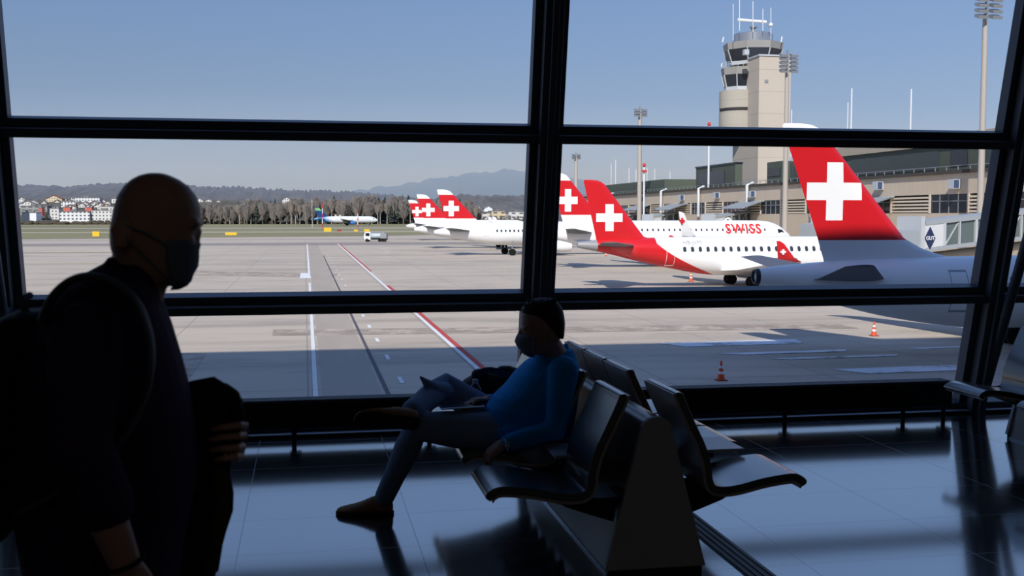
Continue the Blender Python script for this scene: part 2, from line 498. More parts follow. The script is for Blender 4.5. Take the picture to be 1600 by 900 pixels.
def bench(label, cx, y0, y1, left, right, tables):
    root = thing('bench_seating', label, 'bench', (cx, (y0 + y1) / 2, 0))
    # spine: sloped sides with a rounded wooden cap, pale lower boards
    sc = cx + 0.035
    hw = lambda z: 0.215 - (0.215 - 0.062) * z / 0.66
    up = [(sc - hw(0.24), 0.24), (sc + hw(0.24), 0.24), (sc + hw(0.645), 0.645)]
    up += [(sc + 0.066 * cos(a), 0.645 + 0.055 * sin(a)) for a in [pi * k / 10 for k in range(1, 10)]] + [(sc - hw(0.645), 0.645)]
    MB().prism(up, y0 + 0.03, y1 - 0.03, 'y').build('spine', M['wood'], root, smooth=30)
    lo = [(sc - hw(0.0) + 0.004, 0.012), (sc + hw(0.0) - 0.004, 0.012), (sc + hw(0.24) + 0.002, 0.243), (sc - hw(0.24) - 0.002, 0.243)]
    pl = MB().prism(lo, y0 + 0.03, y1 - 0.03, 'y').build('lower_board', M['plinth'], root)
    mb = MB().box(sc - 0.218, sc - 0.20, y0 + 0.03, y1 - 0.03, 0.0, 0.014).box(sc + 0.20, sc + 0.218, y0 + 0.03, y1 - 0.03, 0.0, 0.014)
    MB().box(sc - 0.218, sc + 0.218, y0 + 0.03, y1 - 0.03, 0.0, 0.014).build('foot_rail', M['alu'], root)
    for ya, yb in ((y0, y0 + 0.03), (y1 - 0.03, y1)):
        e = [(sc - 0.232, 0.03), (sc + 0.232, 0.03), (sc + 0.072, 0.64)] + [(sc + 0.072 * cos(a), 0.64 + 0.066 * sin(a)) for a in [pi * k / 8 for k in range(1, 8)]] + [(sc - 0.072, 0.64)]
        ep = MB().prism(e, ya, yb, 'y').build('end_panel', M['panel'], root, bevel=0.004)
        MB().box(sc - 0.215, sc + 0.215, ya + 0.004, yb - 0.004, 0.0, 0.031).build('foot_plate', M['black'], ep)
    for side, ys in ((1, left), (-1, right)):
        for y in ys:
            s = thing('seat', None, None, (cx, y, 0)); s.parent = root; s.location = (0, y - (y0 + y1) / 2, 0)
            flip(PAD, -side, cx, y).build('cushion', M['leather'], s, smooth=35, bevel=0.006)
            flip(SHELL, -side, cx, y).build('shell', M['ply'], s, smooth=35)
            flip(BRK, -side, cx, y).build('bracket', M['black'], s)
    for side, y, w in tables:
        xa, xb = (cx - 0.33, cx - 0.15) if side > 0 else (cx + 0.12, cx + 0.605)
        t = MB().box(xa, xb, y - w / 2, y + w / 2, 0.447, 0.463).build('side_table', M['tabletop'], root, bevel=0.004)
        x2, x3 = (xa + 0.05, cx - 0.1) if side > 0 else (cx + 0.1, xb - 0.12)
        MB().box(min(x2, x3), max(x2, x3), y - 0.05, y + 0.05, 0.40, 0.446).build('table_arm', M['black'], t)
    return root
ROW = [4.76, 5.49, 5.94, 6.39]
bench('double-sided bench with black leather seats in which the man in blue sits', 1.467, 4.58, 6.68, ROW, ROW, [(1, 5.12, 0.27), (-1, 5.12, 0.30)])
ROW2 = [5.94, 6.74]
bench('double-sided bench with black leather seats beside the last window post', 5.09, 5.60, 7.02, ROW2, ROW2, [(1, 6.34, 0.30), (-1, 6.34, 0.30)])
# ================================================================ aircraft
RED = (206, 28, 36)
PLW = plain('aircraft_white', (238, 240, 243), 0.3, 0, 0.5, 0.015, 0.5)
PLG = plain('aircraft_grey', (128, 132, 138), 0.45, 0, 0.4, 0.04, 0.6)
PLS = plain('tailplane_mid_grey', (100, 103, 108), 0.5, 0, 0.4, 0.05, 0.6)
PLR = plain('aircraft_red', RED, 0.35, 0, 0.5, 0.02, 0.5)
PLM = plain('bare_metal', (176, 178, 184), 0.32, 0.7, 0.5, 0.06, 2)
PLD = plain('engine_dark', (38, 42, 52), 0.5, 0, 0.4, 0.05, 2)
PLT = plain('tyre', (24, 24, 26), 0.8, 0, 0.2, 0.05, 5)
PGL = plain('cockpit_glass', (22, 26, 34), 0.15, 0, 0.5, 0.03, 2)

def fus_mat(name, zw, xs, xe, pitch, ww, hh, red=None, skip=None, base=(240, 241, 243), tailmetal=None, doors=(), blue=None):
    t = NT(name); x, y, z = t.xyz()
    col = t.mix(t.noise(0.4, 3), rgb([c * 0.985 for c in base]), rgb(base))
    if blue is not None:
        e = t.m('ADD', x, t.m('MULTIPLY', z, blue[1]))
        f = t.m('DIVIDE', t.m('SUBTRACT', blue[0] + blue[2], e), blue[2]); 
        cl = t.node('ShaderNodeClamp'); t.link(f, cl.inputs[0])
        col = t.mix(cl.outputs[0], col, rgb(30, 120, 190))
    if red is not None:
        x0, z0, a, b = red
        dz = t.m('MAXIMUM', t.m('SUBTRACT', z0, z), 0.0)
        xb = t.m('ADD', x0, t.m('ADD', t.m('MULTIPLY', dz, a), t.m('MULTIPLY', t.m('MULTIPLY', dz, dz), b)))
        xb = t.m('ADD', xb, 0.0)
        col = t.mix(t.AND(t.m('LESS_THAN', x, xb), t.m('GREATER_THAN', x, 1.9)), col, rgb(RED))
    if tailmetal is not None: col = t.mix(t.m('LESS_THAN', x, tailmetal), col, rgb(150, 150, 154))
    # cabin windows
    u = t.m('ABSOLUTE', t.m('SUBTRACT', t.m('FRACT', t.m('DIVIDE', t.m('SUBTRACT', x, xs), pitch)), 0.5))
    u = t.m('DIVIDE', t.m('MULTIPLY', u, pitch), ww / 2)
    v = t.m('DIVIDE', t.m('ABSOLUTE', t.m('SUBTRACT', z, zw)), hh / 2)
    r = t.m('ADD', t.m('POWER', u, 3.0), t.m('POWER', v, 3.0))
    mask = t.AND(t.m('LESS_THAN', r, 1.0), t.between(x, xs, xe))
    for a, b in (skip or ()):
        mask = t.AND(mask, t.m('SUBTRACT', 1.0, t.between(x, a, b)))
    col = t.mix(mask, col, rgb(52, 56, 66))
    for dx, w, zl, zh, c in doors:
        ox = t.m('DIVIDE', t.m('ABSOLUTE', t.m('SUBTRACT', x, dx)), w / 2); oz = t.m('DIVIDE', t.m('ABSOLUTE', t.m('SUBTRACT', z, (zl + zh) / 2)), (zh - zl) / 2)
        d = t.m('MAXIMUM', ox, oz)
        col = t.mix(t.between(d, 0.9, 1.0), col, rgb(c))
    t.set(color=col, rough=0.3, spec=0.5)
    return t.mat

def fin_mat(name, cx, cz, arm, bar, zred=None, zcap=None, xline=None, base=(240, 241, 243), red=RED):
    t = NT(name); x, y, z = t.xyz()
    col = rgb(red)
    if zcap is not None: col = t.mix(t.m('GREATER_THAN', z, zcap), col, rgb(base))
    if zred is not None: col = t.mix(t.m('LESS_THAN', z, zred), col, rgb(base))
    ax = t.m('ABSOLUTE', t.m('SUBTRACT', x, cx)); az = t.m('ABSOLUTE', t.m('SUBTRACT', z, cz))
    c1 = t.AND(t.m('LESS_THAN', ax, arm), t.m('LESS_THAN', az, bar)); c2 = t.AND(t.m('LESS_THAN', az, arm), t.m('LESS_THAN', ax, bar))
    col = t.mix(t.OR(c1, c2), col, rgb(244, 244, 246))
    t.set(color=col, rough=0.33, spec=0.5)
    return t.mat

def fuselage(secs, seg=40):
    """secs: (x, top, bottom, half width)"""
    # refine with smooth interpolation
    P = []
    for i in range(len(secs) - 1):
        p0, p1, p2, p3 = secs[max(i - 1, 0)], secs[i], secs[i + 1], secs[min(i + 2, len(secs) - 1)]
        n = 5
        for k in range(n):
            t = k / n; q = []
            for c in range(4):
                m1 = (p2[c] - p0[c]) / max(1e-6, p2[0] - p0[0]) * (p2[0] - p1[0]); m2 = (p3[c] - p1[c]) / max(1e-6, p3[0] - p1[0]) * (p2[0] - p1[0])
                q.append((2 * t ** 3 - 3 * t * t + 1) * p1[c] + (t ** 3 - 2 * t * t + t) * m1 + (-2 * t ** 3 + 3 * t * t) * p2[c] + (t ** 3 - t * t) * m2)
            P.append(q)
    P.append(secs[-1])
    rs = []
    for x, a, b, w in P:
        zc, rz = (a + b) / 2, max(0.01, (a - b) / 2)
        rs.append([(x, max(0.01, w) * sin(2 * pi * j / seg), zc + rz * cos(2 * pi * j / seg)) for j in range(seg)])
    return MB().rings(rs)

AIRF = [(0.0, 0.0), (0.03, 0.42), (0.12, 0.8), (0.3, 1.0), (0.55, 0.8), (0.8, 0.4), (1.0, 0.04)]
def fin_mesh(levels, th=0.10, mx=0.5):
    rs = []
    for z, te, le in levels:
        c = le - te; h = min(c * th, mx) / 2
        rs.append([(le - c * u, h * w, z) for u, w in AIRF] + [(le - c * u, -h * w, z) for u, w in AIRF[-2:0:-1]])
    return MB().rings(rs)
def wing_mesh(levels, side, th=0.11, mx=0.8):
    """levels: (y, te, le, z) from root to tip"""
    rs = []
    for y, te, le, z in levels:
        c = le - te; h = min(c * th, mx) / 2
        rs.append([(le - c * u, side * y, z + h * w) for u, w in AIRF] + [(le - c * u, side * y, z - h * w * 0.7) for u, w in AIRF[-2:0:-1]])
    return MB().rings(rs)
def let_cross(cx, cz, y, arm, bar, th, name, mat, par):
    p = [(-bar, -arm), (bar, -arm), (bar, -bar), (arm, -bar), (arm, bar), (bar, bar), (bar, arm), (-bar, arm), (-bar, bar), (-arm, bar), (-arm, -bar), (-bar, -bar)]
    mb = MB().prism([(cx + a, cz + b) for a, b in p], y - th, y + th, 'y')
    return sub(mb, name, mat, par, None)
def text_mesh(txt, size, x, z, half_w, zc, rz, mat, name, par, bold=0.0, sx=1.0, spc=1.0):
    """flat lettering laid on the near flank of a fuselage"""
    cu = bpy.data.curves.new('t', 'FONT'); cu.body = txt; cu.size = size; cu.offset = bold; cu.resolution_u = 3; cu.space_character = spc
    t = bpy.data.objects.new('t', cu); COL.objects.link(t)
    dg = bpy.context.evaluated_depsgraph_get(); dg.update()
    me = bpy.data.meshes.new_from_object(t.evaluated_get(dg))
    bpy.data.objects.remove(t)
    bm = bmesh.new(); bm.from_mesh(me)
    ys = [v.co.y for v in bm.verts]; lo, hi = min(ys), max(ys)
    bmesh.ops.triangulate(bm, faces=bm.faces[:])
    n = 14
    for k in range(1, n):
        bmesh.ops.bisect_plane(bm, geom=bm.verts[:] + bm.edges[:] + bm.faces[:], plane_co=(0, lo + (hi - lo) * k / n, 0), plane_no=(0, 1, 0))
    for v in bm.verts:
        zz = z + v.co.y; xx = x + v.co.x * sx
        s = 1 - ((zz - zc) / rz) ** 2
        v.co = Vector((xx, -half_w * sqrt(max(0.02, s)) - 0.05, zz))
    bm.to_mesh(me); bm.free(); me.name = name; me.materials.clear()
    return mk_local(name, me, mat, par)
def mk_local(name, me, mat, par):
    o = mk(name, me, mat); o.parent = par; return o
def sub(mb, name, mat, par, smooth=40, bevel=0):
    o = mb.build(name, mat, None, smooth=smooth, bevel=bevel); o.parent = par; return o

def gear(root, x, y, ztop, r, pair=0.32):
    g = sub(MB().tube([(x, y, r), (x, y, ztop)], 0.12, 10, (1, 0, 0), False), 'landing_gear', PLM, root)
    for s in (-1, 1):
        w = MB().tube([(x, y + s * pair - 0.16, r), (x, y + s * pair + 0.16, r)], [r, r], 20, (0, 0, 1), False)
        sub(w, 'wheel', PLT, g, smooth=30)
def engine(root, x, y, zc, r, L, mat):
    pr = [(r * 0.55, -L * 0.5), (r * 0.8, -L * 0.42), (r * 0.97, -L * 0.1), (r, L * 0.2), (r * 0.94, L * 0.46), (r * 0.86, L * 0.5), (r * 0.74, L * 0.48), (r * 0.7, L * 0.3), (0.1, L * 0.28)]
    rs = [[(x + a, y + rr * cos(2 * pi * j / 28), zc + rr * sin(2 * pi * j / 28)) for j in range(28)] for rr, a in pr]
    e = sub(MB().rings(rs), 'engine', mat, root)
    sub(MB().prism([(x - L * 0.5, zc + r * 0.5), (x + L * 0.3, zc + r * 0.9), (x + L * 0.1, zc + r + 0.7), (x - L * 0.6, zc + r + 0.7)], y - 0.15, y + 0.15), 'pylon', PLG, e)
    return e

def airliner(name, label, loc, T, group=None, sx=1.0, sz=1.0, rot=0.0, far=False):
    root = thing(name, label, 'airplane', loc, group)
    root.scale = (sx, 1.0, sz); root.rotation_euler.z = rot
    f = sub(fuselage(T['secs']), 'fuselage', T['fus'], root, smooth=60)
    sub(fin_mesh(T['fin']), 'tail_fin', T['finm'], root, smooth=50)
    for s in (-1, 1):
        sub(wing_mesh(T['stab'], s, 0.10, 0.4), 'tailplane', T.get('stabm', PLS), root)
        w = sub(wing_mesh(T['wing'], s), 'wing', T.get('wingm', PLG), root)
        wl = T.get('winglet')
        if wl:
            rs = []
            for z, te, le, y in wl:
                c = le - te; h = 0.09
                rs.append([(le, s * y, z), (le - c * .4, s * (y + h), z), (te, s * y, z), (le - c * .4, s * (y - h), z)])
            wg = sub(MB().rings(rs), 'winglet', T.get('wlm', PLW), w)
            if 'wlc' in T:
                cx, cz, cy, a, b = T['wlc']
                let_cross(cx, cz, s * cy, a, b, 0.12, 'emblem', T['wlcm'], wg)
        ex, ey, ez, er, el = T['eng']
        engine(root, ex, s * ey, ez, er, el, T.get('engm', PLW))
        gx, gy, gt, gr = T['gear']
        gear(root, gx, s * gy, gt, gr)
    nx, nt_ = T['nose']
    gear(root, nx, 0, nt_, 0.38, 0.25)
    for s in (-1, 1):
        cs = T['cock']
        pts = [(cs[0] + a, s * (cs[2] + c), cs[1] + b) for a, b, c in ((0, 0, 0.0), (0.0, 0.5, -0.12), (0.75, 0.42, -0.42), (1.15, 0.05, -0.5))]
        ins = [(p[0], p[1] - s * 0.25, p[2]) for p in pts]
        sub(MB().rings([ins, pts] if s > 0 else [pts, ins]), 'cockpit_window', PGL, f, smooth=None)
    return root, f

def T320(name, **k):
    t = dict(
        secs=[(0, 4.45, 3.85, .3), (1.2, 4.8, 3.55, .62), (3, 5.15, 3.2, 1.0), (5, 5.45, 2.75, 1.38), (8, 5.75, 2.2, 1.75), (11, 5.88, 1.85, 1.93), (13.5, 5.9, 1.78, 1.975), (18, 5.9, 1.76, 1.975), (24, 5.9, 1.76, 1.975), (31, 5.9, 1.78, 1.975), (33.5, 5.8, 1.8, 1.85), (35.2, 5.35, 1.95, 1.5), (36.5, 4.6, 2.3, 1.0), (37.2, 4.05, 2.65, .6), (37.57, 3.5, 3.2, .12)],
        fin=[(4.6, 2.75, 11.2), (5.6, 2.4, 10.0), (5.95, 2.3, 8.6), (6.4, 2.15, 7.75), (11.0, .75, 3.4), (11.5, .6, 2.9), (11.72, .55, 2.3), (11.8, .7, 1.7)],
        stab=[(0.8, 2.7, 6.7, 4.35), (2.0, 2.4, 6.0, 4.45), (6.2, 1.2, 2.7, 4.9)],
        wing=[(1.2, 16.6, 24.4, 2.5), (4.5, 16.8, 22.2, 2.7), (16.3, 14.3, 16.2, 4.1), (16.6, 14.2, 16.0, 4.2)],
        winglet=[(4.1, 14.2, 16.2, 16.5), (5.0, 13.9, 15.2, 17.0), (6.8, 13.5, 14.2, 17.2), (6.95, 13.45, 13.7, 17.2)],
        eng=(21.8, 5.75, 1.75, 1.1, 4.2), gear=(19.4, 3.8, 2.6, 0.58), nose=(32.6, 2.2), cock=(34.75, 4.3, 1.56),
        fus=fus_mat(name + '_hull', 4.4, 10.8, 33.0, 0.78, 0.34, 0.48, doors=((9.2, 0.9, 3.4, 5.2, (200, 200, 205)), (33.6, 0.9, 3.4, 5.2, (200, 200, 205)))),
        finm=fin_mat(name + '_fin', 3.1, 8.4, 1.40, 0.46, 6.6, 10.85))
    t.update(k); return t

TA = T320('hull_a'); 
airliner('airliner', 'white airliner with red fin, farthest of the three parked left of the middle window post', (29.3, 325, GZ), TA)
airliner('airliner', 'white airliner with red cross fin, middle of the three overlapping tails', (23.5, 242, GZ), TA)
airliner('airliner', 'white airliner with red cross fin, nearest of the three tails left of the post', (22.8, 198, GZ), T320('hull_c', gear=(13.6, 3.8, 2.6, 0.6)))

# the one with the big red lettering
TD = T320('hull_d', fus=fus_mat('hull_d2', 4.72, 10.8, 33.0, 0.82, 0.26, 0.34, doors=((33.6, 0.9, 3.4, 5.2, (214, 214, 218)),)), wlm=PLW, wlc=(13.95, 5.9, 17.15, 0.34, 0.12), wlcm=PLR)
d_root, d_f = airliner('airliner', 'white airliner with red SWISS lettering on its nose end', (32.1, 146, GZ), TD, sx=0.94, sz=1.09)
LRED = plain('lettering_red', (214, 48, 46), 0.4)
LGREY = plain('lettering_grey', (150, 152, 160), 0.4)
t = text_mesh('SWISS', 1.66, 26.4, 4.3, 1.975, 3.83, 2.07, LRED, 'lettering', d_f, 0.045, 1.12, 1.16)
sub(MB().tube([(27, 0, 5.8), (27.3, 0, 6.15), (27.6, 0, 6.2), (28.0, 0, 5.85)], 0.12, 8), 'antenna_blade', PLW, d_f)

# smaller jet with an all-red tail in front of it
TE_ = dict(
    secs=[(0, 4.5, 3.95, .28), (1.2, 4.62, 3.7, .55), (3, 4.75, 3.35, .88), (6.2, 4.86, 2.55, 1.25), (10, 4.95, 1.75, 1.5), (13.3, 4.97, 1.2, 1.6), (17, 4.97, 1.1, 1.6), (24, 4.97, 1.1, 1.6), (30, 4.97, 1.15, 1.6), (33, 4.8, 1.3, 1.45), (35, 4.2, 1.6, 1.05), (36, 3.5, 2.1, .55), (36.25, 3.0, 2.6, .1)],
    fin=[(4.2, 2.0, 9.0), (4.75, 1.9, 7.6), (5.0, 1.85, 6.75), (10.1, .68, 2.75), (10.35, .62, 2.4), (10.5, .62, 2.0), (10.56, .75, 1.4)],
    stab=[(0.5, 1.9, 5.9, 4.1), (1.2, 1.8, 5.4, 4.15), (5.6, .9, 2.4, 4.55)],
    wing=[(1.0, 14.4, 21.2, 1.6), (4.2, 14.8, 19.2, 1.8), (13.9, 14.4, 16.0, 2.9), (14.1, 14.4, 16.0, 2.95)],
    winglet=[(2.95, 14.6, 17.0, 13.9), (3.3, 14.5, 16.1, 14.3), (4.6, 14.3, 15.0, 14.5), (4.85, 14.25, 14.6, 14.5)],
    wingm=PLW, wlm=PLR, wlc=(14.9, 3.9, 14.43, 0.24, 0.085), wlcm=PLW,
    eng=(20.2, 4.9, 1.35, 0.95, 3.6), gear=(17.0, 2.9, 1.8, 0.55), nose=(31.5, 1.6), cock=(33.6, 3.55, 1.4), engm=PLW,
    fus=fus_mat('hull_e', 3.76, 10.1, 32.0, 0.80, 0.34, 0.52, red=(7.75, 4.35, 1.008, 0.296), tailmetal=1.9, doors=((9.1, 0.85, 2.1, 4.1, (246, 226, 226)),)),
    finm=fin_mat('fin_e', 3.2, 6.87, 1.32, 0.42))
e_root, e_f = airliner('airliner', 'white jet with an all red tail and red winglet between the bigger airliners', (26.15, 105, GZ), TE_)
text_mesh('HB-JVM', 0.52, 10.4, 4.25, 1.6, 3.03, 1.94, LGREY, 'lettering', e_f, 0.0, 1.15)

# the nearest aircraft, tail towards us
TF = dict(
    secs=[(0, 4.42, 3.66, .38), (1, 4.55, 3.5, .6), (2, 4.64, 3.25, .8), (4, 4.78, 2.66, 1.15), (7, 4.9, 1.95, 1.5), (11, 4.98, 1.36, 1.72), (14, 5.0, 1.28, 1.75), (20, 5.0, 1.28, 1.75), (27, 5.0, 1.28, 1.75), (31, 4.9, 1.35, 1.65), (33.2, 4.4, 1.6, 1.25), (34.5, 3.6, 2.0, .7), (35, 2.9, 2.5, .12)],
    fin=[(4.4, 3.65, 11.0), (4.95, 3.5, 10.3), (5.1, 3.45, 9.7), (5.4, 3.35, 8.8), (5.91, 3.2, 7.85), (10.9, 1.42, 3.6), (11.3, 1.28, 3.2), (11.48, 1.25, 2.8), (11.55, 1.35, 2.2)],
    stab=[(0.8, 2.6, 6.4, 3.9), (1.6, 2.5, 5.9, 4.0), (6.0, 1.6, 3.0, 4.8)],
    wing=[(1.2, 14.5, 21.5, 1.9), (4.5, 15, 19.5, 2.1), (16.5, 13.4, 14.9, 3.3), (17.4, 12.6, 13.6, 3.6)],
    eng=(20.0, 5.3, 1.55, 1.05, 3.9), gear=(16.3, 3.3, 2.0, 0.55), nose=(30.2, 1.7), cock=(32.0, 3.6, 1.6),
    stabm=plain('tailplane_grey', (84, 86, 96), 0.5),
    fus=fus_mat('hull_f', 3.75, 12.5, 31.5, 0.80, 0.34, 0.5, doors=((10.0, 0.95, 2.25, 4.35, (150, 154, 166)), (5.3, 0.5, 3.95, 4.35, (120, 124, 136)))),
    finm=fin_mat('fin_f', 4.0, 8.23, 1.43, 0.43, 5.82, 11.05))
f_root, f_f = airliner('airliner', 'nearest airliner with its tall red cross fin half in shade at right', (21.75, 51, GZ), TF)
sub(MB().lathe([(0.39, -0.25), (0.40, -0.02), (0.36, 0.16), (0.28, 0.16), (0.26, 0.02), (0.05, 0.0)], (0, 0, 0), 24), 'exhaust', PLD, f_f)
ex = [o for o in COL.objects if o.name.startswith('exhaust')][-1]; ex.rotation_euler = (0, -pi / 2, 0); ex.location = (0.03, 0, 4.04)

# blue-tailed aircraft far out by the wood
def blue_fin():
    t = NT('blue_fin'); x, y, z = t.xyz()
    n = t.noise(0.35, 3)
    g = t.m('SUBTRACT', 1.0, t.m('DIVIDE', t.m('ABSOLUTE', t.m('SUBTRACT', z, 10.4)), 1.6))
    col = t.mix(t.m('GREATER_THAN', t.m('MULTIPLY', g, t.m('ADD', n, 0.25)), 0.36), rgb(20, 62, 118), rgb(130, 190, 130))
    t.set(color=col, rough=0.4); return t.mat
TG = T320('hull_g', finm=blue_fin(), stabm=PLW, engm=plain('engine_blue', (60, 110, 180), 0.4),
          fus=fus_mat('hull_g2', 4.1, 12, 33, 0.9, 0.25, 0.35, blue=(9.5, 0.9, 5.0), base=(232, 236, 242)))
airliner('airliner', 'small white airliner with a blue tail standing before the distant wood', (6.5, 850, GZ), TG, sx=1.29, sz=1.18, rot=radians(4))
# ================================================================ airfield
def ground_mat():
    t = NT('apron_concrete'); x, y, z = t.xyz()
    big = t.noise(0.035, 5, 0.6, (1, 1.6, 1)); streak = t.noise(0.25, 5, 0.65, (0.12, 1.0, 1)); fine = t.noise(3.0, 6, 0.7)
    stain = t.noise(0.09, 6, 0.7, (0.5, 1.4, 1))
    c = t.mix(big, rgb(177, 163, 147), rgb(197, 184, 168))
    c = t.mix(t.m('MULTIPLY', t.ramp(streak, [(0.48, (0, 0, 0, 1)), (0.72, (1, 1, 1, 1))]), 0.62), c, rgb(152, 141, 130))
    c = t.mix(t.m('MULTIPLY', t.ramp(stain, [(0.52, (0, 0, 0, 1)), (0.64, (1, 1, 1, 1))]), 0.6), c, rgb(144, 134, 124))
    c = t.mix(t.m('MULTIPLY', fine, 0.25), c, rgb(182, 171, 160))
    jx = t.m('LESS_THAN', t.m('FRACT', t.m('DIVIDE', x, 7.5)), 0.011); jy = t.m('LESS_THAN', t.m('FRACT', t.m('DIVIDE', y, 7.5)), 0.013)
    c = t.mix(t.m('MULTIPLY', t.OR(jx, jy), 0.5), c, rgb(116, 112, 108))
    t.set(color=c, rough=0.85, spec=0.25); return t.mat
def asphalt(name, a, b):
    t = NT(name)
    c = t.mix(t.noise(0.5, 6, 0.7, (1, 0.15, 1)), rgb(a), rgb(b))
    t.set(color=c, rough=0.85, spec=0.25); return t.mat
def worn(name, c, under=(150, 146, 142), amt=0.45, scale=4.0):
    t = NT(name); f = t.ramp(t.noise(scale, 6, 0.75), [(amt, rgb(under)), (amt + 0.14, rgb(c))])
    t.set(color=f, rough=0.8, spec=0.2); return t.mat
struct(MB().add([(-3000, 8, GZ), (3500, 8, GZ), (3500, 1200, GZ), (-3000, 1200, GZ)], [(0, 1, 2, 3)]).build('ground_apron', ground_mat()))
AS1 = asphalt('asphalt_lane', (156, 144, 132), (182, 170, 157)); AS2 = asphalt('asphalt_taxi', (130, 122, 116), (158, 149, 140))
def strip(name, pts, mat, z):
    return struct(MB().add([(a, b, GZ + z) for a, b in pts], [tuple(range(len(pts)))]).build(name, mat))
strip('ground_lane', [(0.6, 14), (2.9, 14), (3.0, 282), (0.7, 282)], AS1, 0.012)
strip('ground_taxiway', [(-900, 278), (900, 266), (900, 296), (-900, 300)], AS2, 0.014)
strip('ground_taxiway_far', [(-900, 338), (900, 330), (900, 348), (-900, 352)], AS1, 0.014)
PW = worn('white_paint', (226, 226, 226), amt=0.3); PR = worn('red_paint', (186, 74, 70), amt=0.28); PY = worn('yellow_paint', (200, 178, 96), (176, 170, 160), 0.42, 1.5)
BOUNCE = worn('bounced_sun_patches', (226, 228, 234), (150, 144, 138), 0.36, 0.7); PDK = plain('drain_dark', (84, 80, 86), 0.8)
def quad_line(name, x0, y0, x1, y1, w0, mat, z=0.02, w1=None):
    w1 = w1 or w0
    return struct(MB().add([(x0 - w0 / 2, y0, GZ + z), (x0 + w0 / 2, y0, GZ + z), (x1 + w1 / 2, y1, GZ + z), (x1 - w1 / 2, y1, GZ + z)], [(0, 1, 2, 3)]).build(name, mat))
quad_line('ground_marking_or_light', 0.30, 12, 0.40, 118, 0.20, PW)
quad_line('ground_marking_or_light', 0.42, 127, 0.46, 282, 0.24, PW)
strip('ground_marking_or_light', [(-0.65, 126.5), (0.62, 126.5), (0.5, 138.5), (-0.62, 138.5)], PW, 0.022)
quad_line('ground_marking_or_light', 3.15, 40, 3.15, 200, 0.17, PDK, 0.018)
y = 46.0
while y < 215:
    quad_line('ground_marking_or_light', 3.93, y, 3.95, y + 1.9, 0.19, PW); y += 7.8 if y < 100 else 11
quad_line('ground_marking_or_light', 7.66, 14, 8.17, 286, 0.22, PW, 0.02, 0.3)
for a, b in ((14, 112), (141, 284)):
    xa = 7.66 + 0.51 * (a - 14) / 272 + 0.26; xb = 7.66 + 0.51 * (b - 14) / 272 + 0.3
    quad_line('ground_marking_or_light', xa, a, xb, b, 0.25, PR, 0.021, 0.34)
# sunlight thrown back by the glass, painted as pale patches on the stand
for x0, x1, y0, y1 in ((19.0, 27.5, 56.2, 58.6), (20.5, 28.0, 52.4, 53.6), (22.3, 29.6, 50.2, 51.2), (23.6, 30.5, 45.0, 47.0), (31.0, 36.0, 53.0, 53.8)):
    strip('ground_marking_or_light', [(x0, y1 - 0.4), (x0 + 1.0, y0), (x1 - 0.6, y0 + 0.3), (x1, y1)], BOUNCE, 0.02)
for k in range(5):
    strip('ground_marking_or_light', [(-66 + k * 3, 228 - k * 2), (-38 + k * 3, 226 - k * 2), (-38 + k * 3, 226.6 - k * 2), (-66 + k * 3, 228.6 - k * 2)] if k < 3 else [(-52, 176 - k), (-30, 175 - k), (-30, 175.5 - k), (-52, 176.5 - k)], PY, 0.02)

BAND = worn('band_stain', (150, 136, 124), (186, 173, 158), 0.40, 0.6)
strip('ground_patch', [(-2, 66), (34, 63.5), (34, 66.5), (-2, 69.5)], BAND, 0.013)
strip('ground_patch', [(-26, 92), (60, 88), (60, 91), (-26, 94)], BAND, 0.013)
strip('ground_patch', [(-22, 140), (3, 128), (4, 136), (-20, 150)], BAND, 0.011)
strip('ground_patch', [(-14, 44), (-5, 43), (-5, 58), (-14, 60)], BAND, 0.011)
# grass beyond the taxiway
def grass_mat():
    t = NT('winter_grass')
    a = t.noise(0.02, 5, 0.6, (0.25, 1.6, 1)); b = t.noise(0.4, 5, 0.7)
    c = t.ramp(a, [(0.35, rgb(124, 120, 92)), (0.52, rgb(144, 138, 108)), (0.68, rgb(160, 150, 122))])
    t.set(color=t.mix(t.m('MULTIPLY', b, 0.4), c, rgb(108, 106, 82)), rough=0.95, spec=0.1); return t.mat
gg = MB().add([(-1200, 362, GZ + 0.04), (-120, 350, GZ + 0.04), (25, 395, GZ + 0.04), (60, 430, GZ + 0.04), (1400, 430, GZ + 0.04), (1400, 1150, GZ + 0.04), (-1200, 1150, GZ + 0.04)], [(0, 1, 2, 3, 4, 5, 6)]).build('field_grass', grass_mat())
tag(gg, 'dry winter grass covering the airfield beyond the taxiway', 'grass', kind='stuff')
strip('ground_service_road', [(-1200, 498), (1400, 490), (1400, 512), (-1200, 520)], plain('pale_road', (176, 168, 146), 0.9, vary=0.05, scale=0.05), 0.05)
strip('ground_runway', [(-1200, 640), (1400, 636), (1400, 690), (-1200, 694)], plain('runway', (160, 154, 136), 0.9, vary=0.05, scale=0.05), 0.05)

